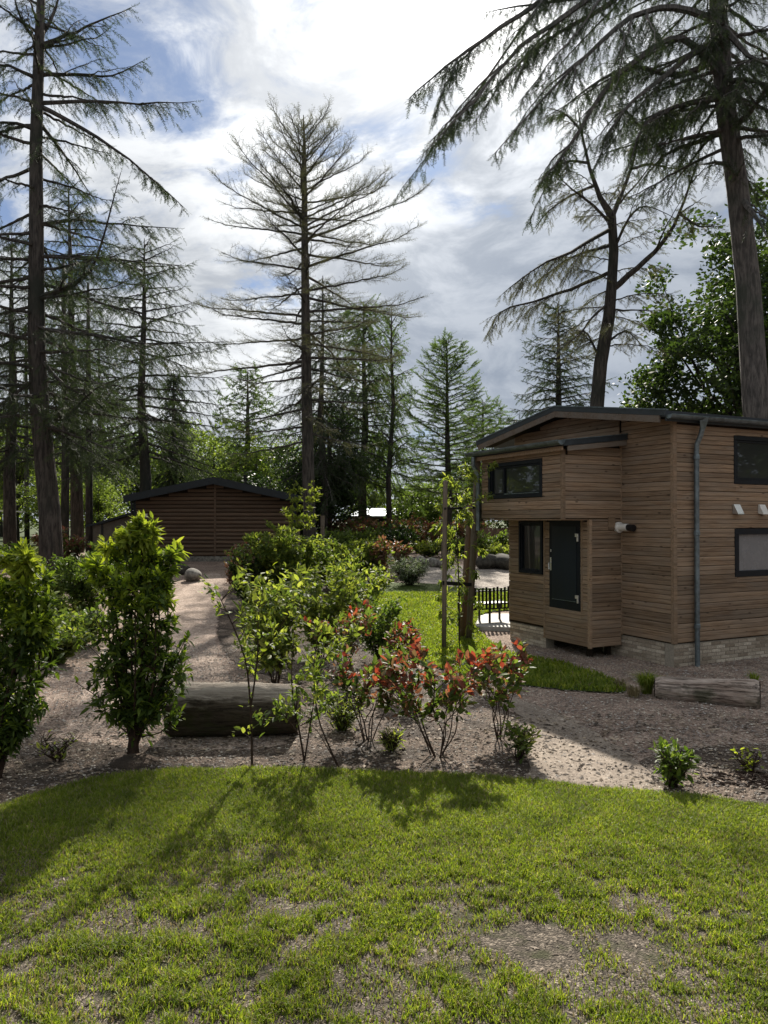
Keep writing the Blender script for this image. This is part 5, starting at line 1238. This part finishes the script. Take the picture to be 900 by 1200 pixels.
# small plants in front
bush('spurge_plant', 787, 922, 868, 44, 201, 'leafy bright sprout nearest the lawn edge on the right', [('laurel', .9, .05, 1.1), ('green', .5, .4, 1.1)], 12, 'oval', 'plant', dense=1.0, lsz=.08, whorl=.5)
bush('yellow_sprout', 876, 905, 878, 36, 202, 'small yellow green sprout at the right edge', [('yellow', .35, .3, 1.2)], 6, 'oval', 'plant', dense=.5, lsz=.06, whorl=.6)
bush('spurge_plant', 608, 892, 842, 34, 203, 'small green sprout right of the tall photinia', [('green', .7, .1, 1.1), ('light', .3, .5, 1.1)], 7, 'oval', 'plant', dense=.8, lsz=.07)
bush('grass_tuft', 458, 880, 856, 24, 204, 'small pale grass tuft in the mulch between photinias', [('light', .8, .0, 1.)], 26, 'narrow', 'grass tuft', dense=.8, lsz=.09)
bush('fern_clump', 402, 856, 820, 40, 205, 'low green clump behind the bent sapling', [('light', .8, .0, 1.), ('green', .5, 0, .8)], 18, 'narrow', 'plant', dense=1.2, lsz=.11)
bush('flower_sprig', 68, 892, 860, 50, 206, 'sparse flowering sprig between the two laurels', [('light', .25, .1, 1.1)], 6, 'oval', 'plant', dense=.6, lsz=.06)
def tuft(px, py, n, h, label, mat='grass'):
    b = at(px, py); t = MB(); rr = random.Random(int(px))
    for i in range(n):
        a = rr.uniform(0, 6.28); r0 = rr.uniform(0, .07); l = h*rr.uniform(.6, 1.1); o = rr.uniform(.15, .9)*l
        p0 = Vector((math.cos(a)*r0, math.sin(a)*r0, -.01)); d = Vector((math.cos(a), math.sin(a), 0)); s = Vector((-d.y, d.x, 0))*.005
        p1 = p0+d*o*.35+UP*l*.7; p2 = p0+d*o+UP*l*rr.uniform(.5, .9)
        k = len(t.v); t.v += [tuple(p0-s), tuple(p0+s), tuple(p1+s*.8), tuple(p1-s*.8), tuple(p2)]; t.f += [(k, k+1, k+2, k+3), (k+3, k+2, k+4)]
    me = bpy.data.meshes.new('grass_tuft'); me.from_pydata(t.v, [], t.f); me.materials.append(M[mat]); o = bpy.data.objects.new('grass_tuft', me); o.location = b; link(o); tag(o, label, 'grass tuft')
tuft(757, 812, 420, .36, 'dark green grass tuft at the left end of the bleached log')
tuft(742, 816, 120, .22, 'dry straw coloured tuft beside the green one by the log', 'straw')
tuft(725, 806, 90, .2, 'dry tuft at the tip of the shaded lawn strip', 'straw')
tuft(882, 800, 90, .2, 'thin grass tuft on gravel behind the right log')

# ------------------------------------------------------------------ young tree tied between stakes
def stake(pb, pt, r, mat, label):
    t = MB(); m = [pb, pb.lerp(pt, .5), pt]; L = (pt-pb).length
    o = MB().tube([(0, 0, -.1), (L*.33, 0, 0), (L*.66, 0, 0), (L, 0, 0)], r, 10, True)
    o = MB().tube([(-.1, 0, 0), (L*.33, 0, 0), (L*.66, .004, 0), (L-.03, 0, 0), (L, 0, 0)], [r, r, r*.98, r*.96, r*.8], 12, True).build('tree_stake', M[mat], None, smooth=True)
    d = (pt-pb).normalized(); o.rotation_mode = 'QUATERNION'; o.rotation_quaternion = d.to_track_quat('X', 'Y'); o.location = pb
    tag(o, label, 'stake', 'stakes holding the young tree')
    return o
Y1 = 14.3; Y2 = 15.6
stake(base(520, Y1), az(522, 563, Y1), .045, 'stake', 'left grey stake of the young tree with the black strap')
stake(base(541, Y2), az(552, 590, Y2), .07, 'stakeb', 'brown stake of the young tree, right behind the trunk')
stake(base(549, Y2-.2), az(560, 540, Y2-.2), .065, 'stake', 'leaning grey stake of the young tree at the right')
sb = base(538, 14.8)
def strap(name, a, b, w, label):
    d = (b-a); n = d.normalized(); s = Vector((-n.y, n.x, 0)).normalized()*.012
    m = MB(); m.add([a-s-UP*w, a+s-UP*w, a+s+UP*w, a-s+UP*w, b-s-UP*w, b+s-UP*w, b+s+UP*w, b-s+UP*w], [(0, 1, 2, 3), (4, 7, 6, 5), (0, 4, 5, 1), (1, 5, 6, 2), (2, 6, 7, 3), (3, 7, 4, 0)])
    tag(m.build(name, M['strap']), label, 'strap')
strap('tie_strap', az(519, 683, Y1-.07), az(552, 685, Y2-.3), .035, 'black rubber strap tying the young tree to its stakes')
strap('tie_strap', az(521, 596, Y1-.07), az(556, 595, Y2-.3), .02, 'thin dark cross tie near the top of the stakes')
ex = [([sb, az(538, 700, 14.8), az(536, 640, 14.8), az(535, 580, 14.8), az(545, 545, 14.7)], .018)]
rr = random.Random(77)
for y in range(548, 770, 9):
    s = rr.choice((-1, 1)); l = rr.uniform(10, 34) if y < 640 else rr.uniform(8, 26); yy = y
    ex.append(([az(536, y+14, 14.8), az(536+s*l*.6, y+2, 14.8+rr.uniform(-.3, .3)), az(536+s*l, y+8, 14.8+rr.uniform(-.4, .4))], .005))
ex.append(([az(535, 590, 14.8), az(556, 562, 14.6), az(578, 545, 14.5)], .006)); ex.append(([az(535, 600, 14.8), az(560, 585, 14.6), az(574, 580, 14.5)], .006))
plant('young_tree', sb, 'young tree with drooping pale green leaves tied between wooden stakes', 0, 3.2, .6, [('light', .13, 1000, .12, 1.15), ('green', .12, 450, .1, 1.1)], 'tree', .01, 'lance', 140, seed=301, bare=9, extra=ex, whorl=.3, droop=.5, up=.0, branch=False)
# short posts in the middle bed
for i, (px, Y, tp, lb) in enumerate([(378, 25, 604, 'short dark post right of the central trunk'), (349, 24, 607, 'short weathered post left of the central trunk'), (519, 30, 600, 'thin far post behind the left tree stake')]):
    b = base(px, Y); h = az(px, tp, Y).z-b.z; o = MB().tube([(0, 0, -.1), (0, 0, h*.5), (0, 0, h)], .07, 8).build('garden_post', M['stake'], None); o.location = b; tag(o, lb, 'post')
# debris heap at the right edge
def debris():
    m = MB(); rr = random.Random(9); b = at(880, 915)
    for i in range(90):
        a = rr.uniform(0, 6.28); r_ = rr.random()**.6; p = Vector((math.cos(a)*r_*.5, math.sin(a)*r_*.28, rr.uniform(0, .07)*(1-r_)))
        d = Vector((rr.uniform(-1, 1), rr.uniform(-1, 1), rr.uniform(-.2, .3))).normalized()*rr.uniform(.02, .09)
        m.tube([p-d, p+d*.2+Vector((0, 0, .01)), p+d], [.006, .009, .004], 4)
    o = m.build('twig_heap', M['twig'], None, kind='stuff'); o.location = b; tag(o, 'low heap of dark twigs and bark at the right lawn edge', 'twigs')
debris()
print('objects', len(bpy.data.objects), 'tris', sum(len(m.polygons) for m in bpy.data.meshes))
